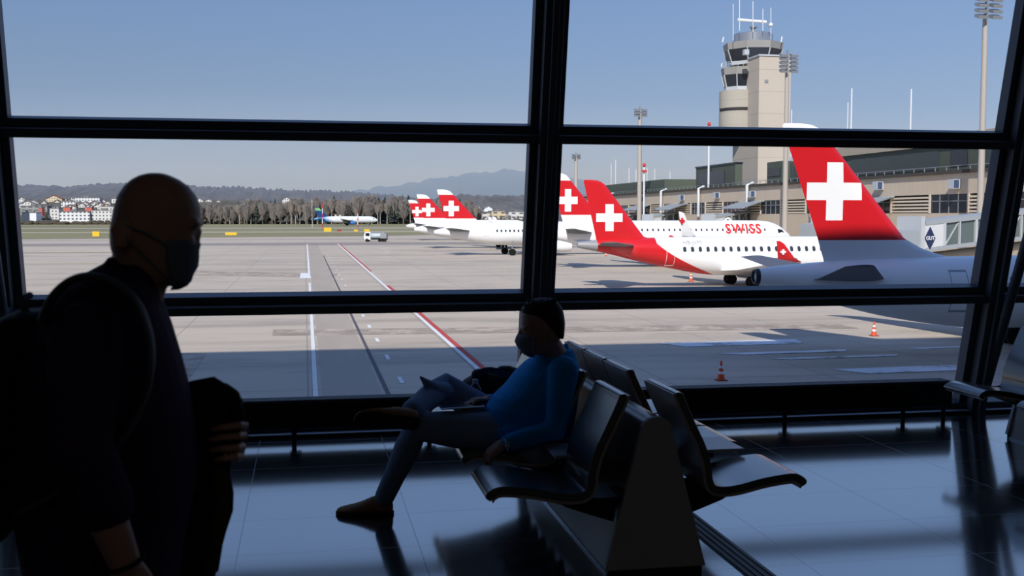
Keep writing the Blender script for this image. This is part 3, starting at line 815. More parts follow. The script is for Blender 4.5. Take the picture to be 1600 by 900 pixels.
# hills
def hill(name, mat, x0, x1, dx, rows, top, seed, amp):
    rnd = random.Random(seed); vs = []; fs = []
    nx = int((x1 - x0) / dx) + 1
    for r, (y, k, jag) in enumerate(rows):
        for i in range(nx):
            x = x0 + i * dx
            vs.append((x + rnd.uniform(-.3, .3) * dx, y, GZ + (top(x) - GZ) * k + (rnd.uniform(-1, 1) * amp * jag)))
    for r in range(len(rows) - 1):
        for i in range(nx - 1):
            a = r * nx + i; fs.append((a, a + 1, a + nx + 1, a + nx))
    return struct(MB().add(vs, fs).build(name, mat, smooth=180))
def interp(tab):
    def f(x):
        if x <= tab[0][0]: return tab[0][1]
        for (a, b), (c, d) in zip(tab, tab[1:]):
            if x <= c: return b + (d - b) * (x - a) / (c - a)
        return tab[-1][1]
    return f
def wood_hill_mat(name, a, b, sc):
    t = NT(name); t.set(color=t.ramp(t.noise(sc, 6, 0.75, (1, 0.4, 1.0)), [(0.36, rgb(a)), (0.66, rgb(b))]), rough=1.0, spec=0.05); return t.mat
def pxx(px, Y): r = ray(px, 338); return r.x / r.y * Y
def pzz(px, py, Y): return W(px, py, Y).z
meadow = NT('slope_scrub'); meadow.set(color=meadow.ramp(meadow.noise(0.03, 6, 0.7), [(0.35, rgb(78, 78, 72)), (0.65, rgb(112, 106, 94))]), rough=1, spec=0.05)
hill('hill_slope', meadow.mat, -700, 260, 12, [(1020, 0.0, 0), (1120, .12, .1), (1250, .42, .15), (1400, .75, .2), (1560, 1.0, .2)], interp([(-700, 24), (-120, 24), (-40, 20), (60, 6), (260, 0)]), 3, 4)
Yl = 1950.
ltab = [(pxx(px, Yl), pzz(px, py, Yl)) for px, py in [(-60, 292), (30, 289), (110, 292), (150, 288), (240, 285), (315, 292), (370, 292), (440, 296), (545, 299), (600, 303), (660, 312), (760, 322)]]
hill('hill_wooded', wood_hill_mat('bare_woods', (84, 84, 86), (112, 110, 110), 0.05), -1100, 700, 2.6, [(1500, .12, 0), (1600, .34, .4), (1720, .55, .8), (1840, .8, 1), (1930, .95, 1), (1960, 1.0, 1.2), (2100, 0.9, 0)], interp(ltab), 5, 2.4)
Yr = 3500.
rtab = [(pxx(px, Yr), pzz(px, py, Yr)) for px, py in [(430, 312), (545, 301), (590, 292), (650, 285), (690, 277), (740, 272), (790, 265), (830, 268), (880, 276), (930, 290), (1000, 303), (1100, 315), (1300, 322), (1700, 325)]]
hill('hill_far', wood_hill_mat('far_woods', (58, 62, 60), (76, 78, 74), 0.012), -600, 4200, 18, [(2600, .05, 0), (2900, .3, .5), (3150, .62, .8), (3400, .95, 1), (3500, 1.0, 1), (3700, .9, 0)], interp(rtab), 9, 6)
Ym = 1700.
mtab = [(pxx(px, Ym), pzz(px, py, Ym)) for px, py in [(440, 337), (560, 328), (640, 316), (720, 305), (760, 308), (830, 304), (900, 310), (1000, 318), (1200, 322)]]
hill('hill_low', wood_hill_mat('low_woods', (88, 88, 92), (118, 116, 116), 0.03), -300, 1300, 4, [(1150, .0, 0), (1300, .3, .6), (1500, .72, 1), (1680, 1.0, 1), (1800, .9, 0)], interp(mtab), 11, 3)

# haze over the far country
def haze():
    mat = bpy.data.materials.new('haze'); mat.use_nodes = True
    t = mat.node_tree; t.nodes.clear()
    o = t.nodes.new('ShaderNodeOutputMaterial'); s = t.nodes.new('ShaderNodeVolumeScatter')
    s.inputs['Color'].default_value = (0.36, 0.49, 0.76, 1); s.inputs['Density'].default_value = 0.0013
    t.links.new(s.outputs[0], o.inputs['Volume'])
    h = MB().box(-3000, 6000, 1520, 3950, GZ - 1, 168).build('haze', mat)
    tag(h, 'thin blue haze lying over the distant wooded hills', 'haze', kind='stuff')
haze()

# trees
def tree_mats():
    a = plain('bare_twigs', (142, 135, 132), 1.0, spec=0.02, vary=0.3, scale=0.8)
    b = plain('brown_twigs', (152, 143, 136), 1.0, spec=0.02, vary=0.3, scale=0.8)
    c = plain('conifer', (78, 88, 82), 1.0, spec=0.02, vary=0.3, scale=0.9)
    k = plain('bark', (120, 114, 106), 0.95, spec=0.05, vary=0.2, scale=1.5)
    kb = plain('pale_bark', (168, 164, 158), 0.95, spec=0.05, vary=0.15, scale=1.5)
    return a, b, c, k, kb
TW1, TW2, TCO, BARK, PBARK = tree_mats()
def twig_crown(rnd, h, w, z0, n, mat, par, name='crown'):
    mb = MB()
    for i in range(n):
        t = rnd.random(); a = rnd.uniform(0, 2 * pi)
        zb = z0 + (h - z0) * 0.75 * t; r = w * (1 - 0.55 * t) * rnd.uniform(0.5, 1)
        p0 = Vector((0, 0, zb)); p1 = Vector((cos(a) * r, sin(a) * r, zb + (h - zb) * rnd.uniform(0.35, 0.95)))
        s = rnd.uniform(0.09, 0.24)
        d = Vector((-sin(a), cos(a), 0)) * s * 2.2
        m = p0.lerp(p1, 0.6) + Vector((0, 0, 0.5))
        mb.add([p0 - d * 0.2, p0 + d * 0.2, m + d, p1, m - d], [(0, 1, 2, 3, 4)])
        e = Vector((cos(a), sin(a), 0)) * s * 2
        mb.add([p0 - e * 0.2, p0 + e * 0.2, m + e + Vector((0, 0, .8)), p1 + e * 0.5, m - e], [(0, 1, 2, 3, 4)])
    o = mb.build(name, mat, None, fix=False); o.parent = par; return o
def tree(kind, seed, label, group):
    rnd = random.Random(seed)
    r = thing('tree', label, 'tree', (0, 0, 0), group)
    if kind == 'conifer':
        h = 22
        mb = MB()
        for i in range(150):
            t = i / 150; z = 3 + (h - 3.4) * t; rr = 4.2 * (1 - t) ** 0.8 * rnd.uniform(.7, 1.1) + 0.15; a = rnd.uniform(0, 2 * pi)
            u = Vector((cos(a), sin(a), 0)); v = Vector((-sin(a), cos(a), 0)) * (0.5 + rr * 0.3)
            mb.add([Vector((0, 0, z + 0.8)), u * rr * 0.6 + v + Vector((0, 0, z)), u * rr + Vector((0, 0, z - 0.8)), u * rr * 0.6 - v + Vector((0, 0, z))], [(0, 1, 2, 3)])
        o = mb.build('crown', TCO, None, fix=False); o.parent = r
        o = MB().tube([(0, 0, 0), (0, 0, 10), (0, 0, 20)], [.35, .25, .08], 8, (1, 0, 0), False).build('trunk', BARK); o.parent = r
    else:
        h = 21 + rnd.uniform(-2, 3)
        twig_crown(rnd, h, 6.4 if kind != 'slim' else 4.2, 2.5 if kind != 'slim' else 8, 260, TW1 if kind == 'bare' else TW2, r)
        o = MB().tube([(0, 0, 0), (0.2, 0, h * .4), (-.1, 0.1, h * .9)], [.42, .3, .08], 8, (1, 0, 0), False).build('trunk', PBARK if kind == 'slim' else BARK); o.parent = r
    return r
TG_ = {'bare': ('bare grey-brown tree in the wood along the far edge of the airfield', 'bare trees of the distant wood'),
       'slim': ('slim bare tree with pale trunk in the distant wood', 'pale-trunked trees of the distant wood'),
       'conifer': ('dark green conifer among the bare trees of the distant wood', 'conifers of the distant wood')}
PROTO = {}
for kind, seeds in (('bare', (1, 2, 3)), ('slim', (4, 5)), ('conifer', (6,))):
    PROTO[kind] = [[tree(kind, s, *TG_[kind]), False] for s in seeds]
rnd = random.Random(21)
def plant(kind, x, y, s, z=GZ):
    p = rnd.choice(PROTO[kind])
    if not p[1]: o = p[0]; p[1] = True
    else: o = copy_tree(p[0])
    o.location = (x, y, z); o.rotation_euler.z = rnd.uniform(0, 6.28); o.scale = (s * rnd.uniform(.9, 1.2), s * rnd.uniform(.9, 1.2), s)
def wood_top(px):   # tree height needed, metres, by photo column
    return interp([(310, 16), (345, 17), (400, 20), (480, 21), (520, 23), (640, 23), (720, 22), (745, 18), (760, 12)])(px)
for row, (Yr_, step) in enumerate(((1000, 4.4), (1012, 4.6), (1026, 5.6), (1045, 6.0))):
    px = 306.0
    while px < 748:
        x = pxx(px, Yr_) + rnd.uniform(-1.5, 1.5)
        q = rnd.random()
        kind = 'conifer' if q < (0.10 if row else 0.05) + (0.25 if 575 < px < 650 and row else 0) else ('slim' if q < 0.45 and row < 2 else 'bare')
        plant(kind, x, Yr_ + rnd.uniform(-4, 4), wood_top(px) / 22.0 * rnd.uniform(.82, 1.08) * (1 + row * 0.03))
        px += step / 1000 * F_PX * rnd.uniform(.75, 1.25)
for px, Y in ((60, 1180), (85, 1190), (104, 1190), (128, 1100), (131, 1105), (120, 1300), (48, 1080), (170, 1210), (72, 1085), (150, 1250), (185, 1100), (66, 1400), (100, 1420), (40, 1330), (160, 1480), (140, 1490), (110, 1500), (88, 1500)):
    plant('conifer' if px in (104, 128, 131, 120, 160) else 'bare', pxx(px, Y), Y, rnd.uniform(.3, .5), GZ + max(0, (Y - 1020) * .05) - 1)
for px in range(735, 835, 7):
    plant('bare', pxx(px, 1060), 1060 + rnd.uniform(-10, 10), rnd.uniform(.28, .42))
under = MB(); r2 = random.Random(4)
for i in range(260):
    px = 25 + i * 3.1; Y = (994 if px < 190 else 1006) + r2.uniform(-4, 12); x = pxx(px, Y); h = r2.uniform(1.5, 4.5)
    under.ball((x, Y, GZ + h * .4), (2.6, 1.5, h * .6), 7)
tag(under.build('undergrowth', plain('scrub', (84, 78, 68), 1, spec=0.02, vary=0.25, scale=0.3)), 'low brown scrub along the far edge of the airfield', 'undergrowth', kind='stuff')

# town on the slope
def bld_mat(name, wall, sx, sz, fx, fz, wc=(96, 100, 108)):
    t = NT(name); x, y, z = t.xyz()
    e = t.m('ADD', x, y)
    u = t.m('FRACT', t.m('DIVIDE', e, sx)); v = t.m('FRACT', t.m('DIVIDE', z, sz))
    k = t.AND(t.between(u, (1 - fx) / 2, (1 + fx) / 2), t.between(v, 0.3, 0.3 + fz))
    t.set(color=t.mix(k, rgb(wall), rgb(wc)), rough=0.8, spec=0.2); return t.mat
BW = bld_mat('white_flats', (224, 224, 224), 3.4, 3.0, .5, .5); BC = bld_mat('cream_house', (206, 192, 164), 3.0, 3.0, .35, .42); BP = bld_mat('pale_house', (214, 212, 208), 3.0, 3.0, .4, .45)
BD = plain('dark_cladding', (54, 66, 84), .6); BWp = plain('white_cladding', (226, 228, 232), .6); RT = plain('tile_roof', (128, 92, 80), .9, vary=.15); RG = plain('grey_roof', (120, 118, 120), .9, vary=.1); RR = plain('red_facade', (196, 104, 90), .8)
def flat(px0, px1, ytop, ybot, Y, mat, label, depth=16, group=None, roof=RG):
    x0, x1 = pxx(px0, Y), pxx(px1, Y); zt, zb = pzz((px0 + px1) / 2, ytop, Y), pzz((px0 + px1) / 2, ybot, Y) - 3
    zb = max(zb, GZ)
    r = thing('building', label, 'building', ((x0 + x1) / 2, Y, zb), group)
    hx, h = (x1 - x0) / 2, zt - zb
    sub(MB().box(-hx, hx, 0, depth, 0, h), 'wall', mat, r, None)
    sub(MB().box(-hx - .3, hx + .3, -.3, depth + .3, h, h + .5).box(-hx * .3, hx * .1, 4, 8, h + .5, h + 2.2), 'roof', roof, r, None)
    return r
def house(px, ytop, ybot, Y, w, mat, roof, label, group=None, d=11):
    x = pxx(px, Y); zt, zb = pzz(px, ytop, Y), pzz(px, ybot, Y) - 2
    r = thing('house', label, 'house', (x, Y, zb), group); h = zt - zb; e = h * .62
    sub(MB().prism([(-w / 2, 0), (w / 2, 0), (w / 2, e), (0, h), (-w / 2, e)], 0, d, 'y'), 'wall', mat, r, None)
    q = w / 2 + .6
    rf = sub(MB().prism([(-q, e - .5), (0, h + .1), (q, e - .5), (q, e), (0, h + .6), (-q, e)], -.8, d + .8, 'y'), 'roof', roof, r, None)
    sub(MB().box(w * .2, w * .2 + .8, d * .5, d * .5 + .8, e, h + .8), 'chimney', RG, rf, None)
    return r
flat(93, 140, 331, 350, 1030, BW, 'long white block of flats with a grid of windows, centre of the distant town', 16)
flat(143, 186, 329, 350, 1034, BP, 'pale grey apartment blocks right of the white grid block', 16)
flat(34, 46, 332, 351, 1030, BD, 'dark blue box-shaped hall at the left end of the distant town', 20, roof=BD)
flat(46.3, 56.5, 332.5, 352, 1029, BWp, 'white box-shaped hall beside the dark blue one', 20)
flat(32, 74, 322, 331, 1110, bld_mat('grey_hall', (150, 150, 146), 6, 3, .6, .4), 'long low grey hall behind the dark blue building', 20)
flat(78, 92, 326, 338, 1075, BP, 'small grey apartment house left of the white grid block', 14)
flat(61, 66, 325, 332, 1060, RR, 'orange-red facade block near the left of the distant town', 10)
flat(99, 110, 324, 332, 1046, RR, 'red rooftop block on the white grid building', 9)
flat(134, 144, 324, 330, 1050, RR, 'pale red block behind the white flats', 9)
flat(156, 186, 323, 329, 1120, BP, 'long white flat-roofed row under the hill', 18)
flat(96, 124, 315, 323, 1320, BW, 'white terrace of flats halfway up the slope', 16)
flat(118, 156, 309, 319, 1420, BW, 'white stepped apartment house high on the slope', 18)
flat(175, 186, 311, 320, 1400, BW, 'white block of flats high on the slope nearest the bald man', 14)
house(84.5, 305, 317, 1450, 19, BC, RT, 'cream gabled house standing highest on the slope', d=20)
house(34, 308, 319, 1380, 12, BP, RG, 'pale gabled house at the left window frame')
house(43, 314, 322, 1300, 16, BP, RG, 'white hipped house low on the slope at left')
house(52, 313, 321, 1330, 12, BWp, RG, 'small white house with grey roof on the slope')
house(157, 317, 324, 1250, 12, BP, RT, 'small pale house with brown roof below the stepped apartments')
house(166, 319, 325, 1230, 10, BC, RT, 'small cream house with brown roof under the wood')
house(110, 320, 326, 1180, 11, BP, RT, 'small house with brown roof behind the red rooftop block')
house(148, 315, 322, 1300, 12, BP, RG, 'small pale house with grey roof by the dark conifer')
for px, yt in ((192, 310), (207, 313), (224, 311), (312, 310), (326, 311), (341, 313), (448, 308), (473, 323)):
    house(px, yt, yt + 7, 1480, 11, BP, RG, 'small white house showing above the trees on the wooded slope', 'white houses on the wooded slope')
rh = random.Random(12)
for k in range(22):
    px = 30 + 158 * (k + rh.uniform(.2, .8)) / 22; yt = rh.uniform(308, 322); Yh_ = 1140 + (324 - yt) * 24
    house(px, yt, yt + rh.uniform(4, 6), Yh_, rh.uniform(6, 9), BP if k % 3 else BWp, RG if k % 2 else RT, 'small house among the trees on the town slope', 'small houses among the trees on the town slope', 8)
# low sheds beyond the parked tails
flat(737, 765, 333, 338, 1090, bld_mat('shed_a', (214, 210, 200), 8, 4, .5, .4), 'pale low shed beyond the nearest of the three tails', 20)
flat(768, 792, 330, 337, 1120, bld_mat('shed_b', (206, 190, 158), 8, 4, .5, .4), 'sand coloured low shed beyond the three tails', 20)
flat(795, 822, 331, 338, 1100, bld_mat('shed_c', (210, 208, 204), 8, 4, .5, .4), 'grey-white low shed next to the middle window post', 20)
for px in (729, 746, 763):
    house(px, 322, 328, 1300, 10, BWp, RG, 'small white house below the far hill', 'white houses below the far hill')

# airfield furniture
YS = plain('sign_yellow', (232, 190, 40), .5); WHT = plain('white_paint_steel', (224, 226, 230), .5); REDP = plain('red_steel', (196, 52, 48), .5); GREYP = plain('grey_steel', (142, 146, 152), .5, .2); ORG = plain('orange_plastic', (222, 84, 44), .5)
def sign(px, py, Y, w, h, label, mat=YS):
    p = W(px, py, Y); r = thing('taxiway_sign', label, 'sign', (p.x, Y, GZ))
    sub(MB().box(-w / 2, w / 2, -.12, .12, .35, .35 + h), 'panel', mat, r, None, .03)
    for s in (-.35, .35): sub(MB().tube([(w * s, 0, 0), (w * s, 0, .4)], .06, 8, (1, 0, 0), False), 'post', GREYP, r)
sign(150, 371, 386, 2.2, 1.6, 'yellow round-edged taxiway board behind the bald man')
sign(361, 369, 402, 4.0, .95, 'long yellow taxiway board right of the bald man')
sign(512, 363, 490, 3.2, 1.7, 'largest yellow taxiway board below the blue tail')
sign(556, 363, 490, 1.7, .8, 'small yellow taxiway board below the far aircraft wing')
sign(573, 363, 488, 2.4, 1.0, 'yellow taxiway board above the white truck')
sign(530, 363, 492, 1.9, .9, 'red taxiway board between the yellow ones', plain('sign_red', (150, 60, 46), .5))
def mastpole(px, ybot, ytop, Y, bands, label, r=.18):
    p = W(px, ytop, Y); z1 = p.z; z0 = GZ
    t = thing('marker_mast', label, 'mast', (p.x, Y, GZ)); H = z1 - z0
    n = bands
    for k in range(n):
        sub(MB().tube([(0, 0, H * k / n), (0, 0, H * (k + 1) / n)], r, 8, (1, 0, 0), False), 'pole_band', WHT if (n - k) % 2 == 0 or n == 1 else REDP, t)
mastpole(503.5, 352, 318, 640, 5, 'red and white banded mast in front of the blue tail', .22)
mastpole(559, 353, 328, 640, 5, 'red and white banded mast in front of the far aircraft nose', .22)
mastpole(487.5, 350, 312, 700, 1, 'leaning white pole left of the blue tail', .12)
def cone(x, y, label, h=.75):
    r = thing('traffic_cone', label, 'cone', (x, y, GZ)); s = h / .75
    sub(MB().box(-.2 * s, .2 * s, -.2 * s, .2 * s, .005, .045), 'base', plain('cone_base', (150, 60, 44), .7), r, None, .02)
    sub(MB().lathe([(.15 * s, .045), (.028 * s, h), (.0, h + .01)], (0, 0, 0), 18), 'body', ORG, r)
    for a, b in ((.33, .47), (.62, .76)):
        ra, rb = .15 - .122 * (a * h - .045) / (h - .045), .15 - .122 * (b * h - .045) / (h - .045)
        sub(MB().lathe([(ra * s + .004, a * h), (rb * s + .004, b * h)], (0, 0, 0), 18, False), 'white_band', WHT, r)
cone(32.7, 59.4, 'orange and white traffic cone in the sunlit strip beside the nearest aircraft', .85)
cone(17.4, 44.4, 'orange traffic cone in the shade just above the convector', .85)
cone(40.7, 112.9, 'orange and white traffic cone under the red-tailed jet', 1.1)
cone(35.9, 80.9, 'small orange traffic cone just below the window transom', .6)
cone(52.0, 188.0, 'far traffic cone beside the red-tailed jet exhaust', .9)
# service truck
p = W(587, 378, 306)
tr = thing('service_truck', 'small white service truck driving across the apron', 'truck', (p.x, 306, GZ)); tr.rotation_euler.z = radians(-14)
sub(MB().prism([(-3.1, .55), (-1.2, .55), (-1.2, 2.75), (-2.75, 2.75), (-3.1, 1.7)], -1.1, 1.1, 'y'), 'cab', WHT, tr, None, .06)
cb = [o for o in COL.objects if o.name == 'cab'][-1]
sub(MB().box(-2.6, -1.5, -1.13, 1.13, 1.6, 2.4), 'side_window', PGL, cb, None)
sub(MB().prism([(-3.12, 1.75), (-3.05, 1.75), (-2.75, 2.6), (-2.82, 2.6)], -1.0, 1.0, 'y'), 'windscreen', PGL, cb, None)
sub(MB().box(-3.15, -3.0, -1.1, 1.1, .6, .95), 'bumper', PLT, cb, None)
sub(MB().box(-1.1, 3.2, -.9, .9, .62, .9), 'chassis', PLT, tr, None)
sub(MB().tube([(-1.0, 0, 1.6), (1.4, 0, 1.6)], .85, 16, (0, 0, 1), True), 'tank', plain('tank_grey', (168, 178, 188), .4), tr)
sub(MB().box(1.5, 3.2, -1.05, 1.05, .9, 2.3).box(1.9, 2.6, -.6, .6, 2.3, 2.6), 'pump_cabinet', GREYP, tr, None, .04)
for x in (-2.2, 1.3, 2.4):
    for s in (-1, 1): sub(MB().tube([(x, s * .8, .48), (x, s * 1.1, .48)], .48, 16, (0, 0, 1), False), 'wheel', PLT, tr, 30)
# ================================================================ pier, tower, masts
def conc(name, a, b, sc=0.5, joint=2.4, vert=True):
    t = NT(name); x, y, z = t.xyz()
    c = t.mix(t.noise(sc, 6, 0.7, (1, 1, .35)), rgb(a), rgb(b))
    j = t.m('LESS_THAN', t.m('FRACT', t.m('DIVIDE', y if vert else z, joint)), 0.03)
    t.set(color=t.mix(t.m('MULTIPLY', j, .35), c, rgb([q * .7 for q in a])), rough=.85, spec=.2); return t.mat
PC = conc('pier_concrete', (196, 180, 160), (214, 199, 180), .3, 1.2)
TC = conc('tower_concrete', (180, 170, 158), (198, 188, 176), .12, 5.2, False)
LV = plain('louvre_slat', (222, 208, 188), .7, vary=.06); DK = plain('dark_recess', (44, 44, 46), .8)
WIN = plain('office_glass', (34, 40, 50), .12, 0, .6, .2, .5); GRN = plain('green_cladding', (84, 92, 80), .55, 0, .4, .12, .4); GRN2 = plain('dark_green_glass', (58, 66, 66), .25, 0, .6, .15, .3)
STL = plain('pale_steel', (196, 200, 204), .4, .2); GRS = plain('bridge_grey', (160, 166, 172), .5, .1, vary=.05)
PX_ = 82.0
pier = thing('terminal_pier', 'long beige concrete pier building with louvres behind the parked aircraft', 'building', (PX_, 200, GZ))
def pp(mb, name, mat, par=pier, smooth=None): return mb.build(name, mat, par, smooth=smooth)
pp(MB().box(PX_, PX_ + 16, 92, 345, 4.45, 7.05), 'upper_wall', PC)
pp(MB().box(PX_, PX_ + 16, 92, 345, GZ, 2.0), 'lower_wall', PC)
pp(MB().box(PX_ + 0.5, PX_ + 16, 92, 345, 2.0, 4.45), 'recess', DK)
pp(MB().box(PX_ - .35, PX_ + 16, 92, 345, 7.05, 7.5), 'roof_edge', plain('roof_felt', (70, 66, 62), .9, vary=.3, scale=.6))
rail = MB(); rail.box(PX_ - .2, PX_ - .1, 92, 345, 8.0, 8.08)
y = 92
while y < 345: rail.box(PX_ - .2, PX_ - .1, y, y + .1, 7.5, 8.0); y += 2.6
pp(rail, 'roof_railing', GREYP)
y = 98.0; k = 0
while y < 335:
    nb = 9.5
    lv = MB()
    for i in range(5):
        z = 2.1 + i * .46
        lv.hexa([(PX_ - .05, y, z), (PX_ - .05, y + nb, z), (PX_ + .5, y + nb, z + .05), (PX_ + .5, y, z + .05), (PX_ - .05, y, z + .24), (PX_ - .05, y + nb, z + .24), (PX_ + .5, y + nb, z + .28), (PX_ + .5, y, z + .28)])
    pp(lv, 'louvre_panel', LV)
    jamb = MB().box(PX_ - .08, PX_ + .5, y + nb, y + nb + .35, 2.0, 4.5).box(PX_ - .08, PX_ + .5, y - .35, y, 2.0, 4.5)
    pp(jamb, 'jamb', LV)
    wy0, wy1 = y + nb + .35, y + nb + .35 + 8.4
    wf = pp(MB().box(PX_ + .1, PX_ + .4, wy0, wy1, 2.0, 4.45), 'window', WIN)
    fr = MB()
    for q in range(5): yy = wy0 + (wy1 - wy0) * q / 4; fr.box(PX_ + .02, PX_ + .12, yy - .06, yy + .06, 2.0, 4.45)
    fr.box(PX_ + .02, PX_ + .12, wy0, wy1, 3.5, 3.62)
    pp(fr, 'window_frame', GREYP, wf)
    y += nb + 8.4 + .7; k += 1
# set-back storey
us = pp(MB().box(PX_ + 8, PX_ + 15.8, 95, 196, 7.4, 11.7), 'upper_storey', GRN)
ub = pp(MB().box(PX_ + 8, PX_ + 9.6, 223, 247, 7.4, 12.8), 'upper_storey', GRN)
pp(MB().box(PX_ + 7.9, PX_ + 8.2, 229, 245, 8.8, 11.6).box(PX_ + 7.8, PX_ + 9.7, 222.8, 247.2, 12.8, 13.1), 'window_band', WIN, ub)
uc_ = pp(MB().box(PX_ + 8, PX_ + 13, 199.5, 206.5, 7.4, 12.2), 'stair_head', GRN)
pp(MB().box(PX_ + 7.9, PX_ + 8.1, 200.2, 205.8, 9.4, 11.0), 'window_band', WIN, uc_)
for a, b, z0, z1, m in ((97, 120, 8.6, 10.6, WIN), (122, 136, 8.3, 11.2, GRN2), (139, 143, 8.6, 10.8, WIN), (146, 172, 8.3, 11.0, GRN2), (176, 184, 8.6, 10.6, WIN), (187, 194, 8.4, 11.0, WIN)):
    pp(MB().box(PX_ + 7.9, PX_ + 8.2, a, b, z0, z1), 'window_band', m, us)
pp(MB().box(PX_ + 7.6, PX_ + 16, 94.5, 192, 11.7, 13.2), 'roof_fascia', conc('fascia', (170, 160, 144), (186, 176, 160), .3, .8), us)
pp(MB().box(PX_ + 4, PX_ + 16, 258, 312, 7.4, 10.6), 'plant_block', GRN)
for q, (yy, zz) in enumerate(((128, 6.0), (147, 6.3), (193, 6.0), (211, 6.1), (232, 6.0), (262, 6.1))):
    gsg = pp(MB().box(PX_ - 1.1, PX_ - .05, yy, yy + 1.3, zz - .9, zz + .3), 'gate_sign', STL)
    pp(MB().box(PX_ - 1.0, PX_ - .3, yy - .06, yy, zz - .8, zz + .2), 'sign_face', plain('sign_blue', (62, 78, 112), .5) if q == 0 else bpy.data.materials['sign_blue'], gsg)
for yy in (169, 196, 222, 247, 292):
    pp(MB().tube([(PX_ - .5, yy, 1.5), (PX_ - .5, yy, 7.4), (PX_ + .8, yy, 7.9)], .34, 12, (0, 1, 0), False), 'drain_pipe', STL, smooth=40)
vp = pp(MB().tube([(PX_ + 7, 121.5, 8.0), (PX_ + 7, 121.5, 10.9), (PX_ + 7.5, 117, 11.0)], .22, 10, (1, 0, 0), False), 'roof_duct', STL, smooth=40)

def jet_bridge(xa, ya, xb, yb, za, zb, label, panels=True):
    """tunnel from the pier (b) down to the aircraft head (a)"""
    r = thing('jet_bridge', label, 'jet bridge', (xa, ya, GZ))
    d = Vector((xb - xa, yb - ya, 0)); L = d.length; d.normalize(); n = Vector((-d.y, d.x, 0))
    if n.y > 0: n = -n     # n points towards the hall
    def Q(u, w, z): return Vector((xa, ya, 0)) + d * u + n * w + Vector((0, 0, z + za + (zb - za) * u / L))
    def seg(u0, u1, w0, w1, z0, z1): return [Q(u0, w0, z0), Q(u1, w0, z0), Q(u1, w1, z0), Q(u0, w1, z0), Q(u0, w0, z1), Q(u1, w0, z1), Q(u1, w1, z1), Q(u0, w1, z1)]
    tun = MB().hexa(seg(3, L - .4, -1.5, 1.5, 2.45, 2.85)).hexa(seg(3, L - .4, -1.5, 1.5, 0, .35)).build('tunnel', GRS, r)
    MB().hexa(seg(5.1, L - .4, -1.3, 1.3, .35, 2.45)).build('glazing', plain('bridge_glass', (92, 104, 104), .2, 0, .6, .1, .6) if 'bridge_glass' not in bpy.data.materials else bpy.data.materials['bridge_glass'], tun)
    MB().hexa(seg(2.6, 5.1, -1.45, 1.45, .0, 2.45)).build('side_panel', plain('panel_white', (206, 208, 212), .5) if 'panel_white' not in bpy.data.materials else bpy.data.materials['panel_white'], tun)
    ribs = MB(); u = 5.1; i = 0
    while u < L:
        ribs.hexa(seg(u, u + (.28 if i % 2 == 0 else .12), 1.3, 1.52, .35, 2.45)); u += 1.9; i += 1
    u = 5.4
    while u < L - 2:
        ribs.hexa([Q(u, 1.32, .4), Q(u + .12, 1.32, .4), Q(u + .12, 1.4, .4), Q(u, 1.4, .4), Q(u + 1.5, 1.32, 2.4), Q(u + 1.62, 1.32, 2.4), Q(u + 1.62, 1.4, 2.4), Q(u + 1.5, 1.4, 2.4)]); u += 3.8
    ribs.build('tunnel_rib', STL, tun)
    cabn = MB().hexa(seg(0.2, 2.4, -1.7, 1.5, -.1, 2.0)).build('head_cabin', GRS, r)
    MB().hexa(seg(2.3, 2.75, -1.6, 1.65, -.2, 3.3)).build('corner_post', STL, cabn)
    m = L * .42
    MB().tube([Q(4, 0, -.7), Q(L - .5, 0, -.7)], .42, 12, (0, 0, 1), False).build('lift_beam', plain('beam_beige', (168, 160, 146), .6) if 'beam_beige' not in bpy.data.materials else bpy.data.materials['beam_beige'], r, smooth=40)
    for w in (-1.2, 1.2):
        q = Q(m, w, 0); MB().tube([(q.x, q.y, GZ + .5), (q.x, q.y, q.z)], .2, 10, (1, 0, 0), False).build('leg', STL, r, smooth=40)
        MB().tube([(q.x - .2, q.y, GZ + .5), (q.x + .2, q.y, GZ + .5)], .5, 16, (0, 0, 1), False).build('wheel', PLT, r, smooth=40)
    return r, Q, n, d, tun
jb, Q, n, d, tun = jet_bridge(53.3, 94.5, 81.85, 100.0, -1.95, .5, 'grey glazed jet bridge with a blue diamond sign on its white end panel')
# blue diamond sign with its letters, and two worn lines beside it
NAVY = plain('sign_navy', (38, 48, 84), .4)
c = Q(3.5, 1.5, 1.2)
dm = MB(); off = [(-.62, 0), (0, -1.05), (.62, 0), (0, 1.05)]
dm.hexa([c + d * off[i][0] + Vector((0, 0, off[i][1])) - n * .05 for i in range(4)] + [c + d * off[i][0] + Vector((0, 0, off[i][1])) + n * .03 for i in range(4)])
dmo = dm.build('diamond_sign', NAVY, tun)
def flat_text(txt, size, origin, ux, nz, mat, name, par, bold=0.0):
    cu = bpy.data.curves.new('t', 'FONT'); cu.body = txt; cu.size = size; cu.offset = bold; cu.align_x = 'CENTER'; cu.align_y = 'CENTER'; cu.resolution_u = 2; cu.extrude = .01
    t = bpy.data.objects.new('t', cu); COL.objects.link(t); dg = bpy.context.evaluated_depsgraph_get(); dg.update()
    me = bpy.data.meshes.new_from_object(t.evaluated_get(dg)); bpy.data.objects.remove(t)
    for v in me.vertices: v.co = origin + ux * v.co.x + Vector((0, 0, v.co.y)) + nz * v.co.z
    me.materials.clear(); return mk(name, me, mat, par)
flat_text('GUT', .5, c + n * .045, d, n, WHT, 'lettering', dmo, .012)
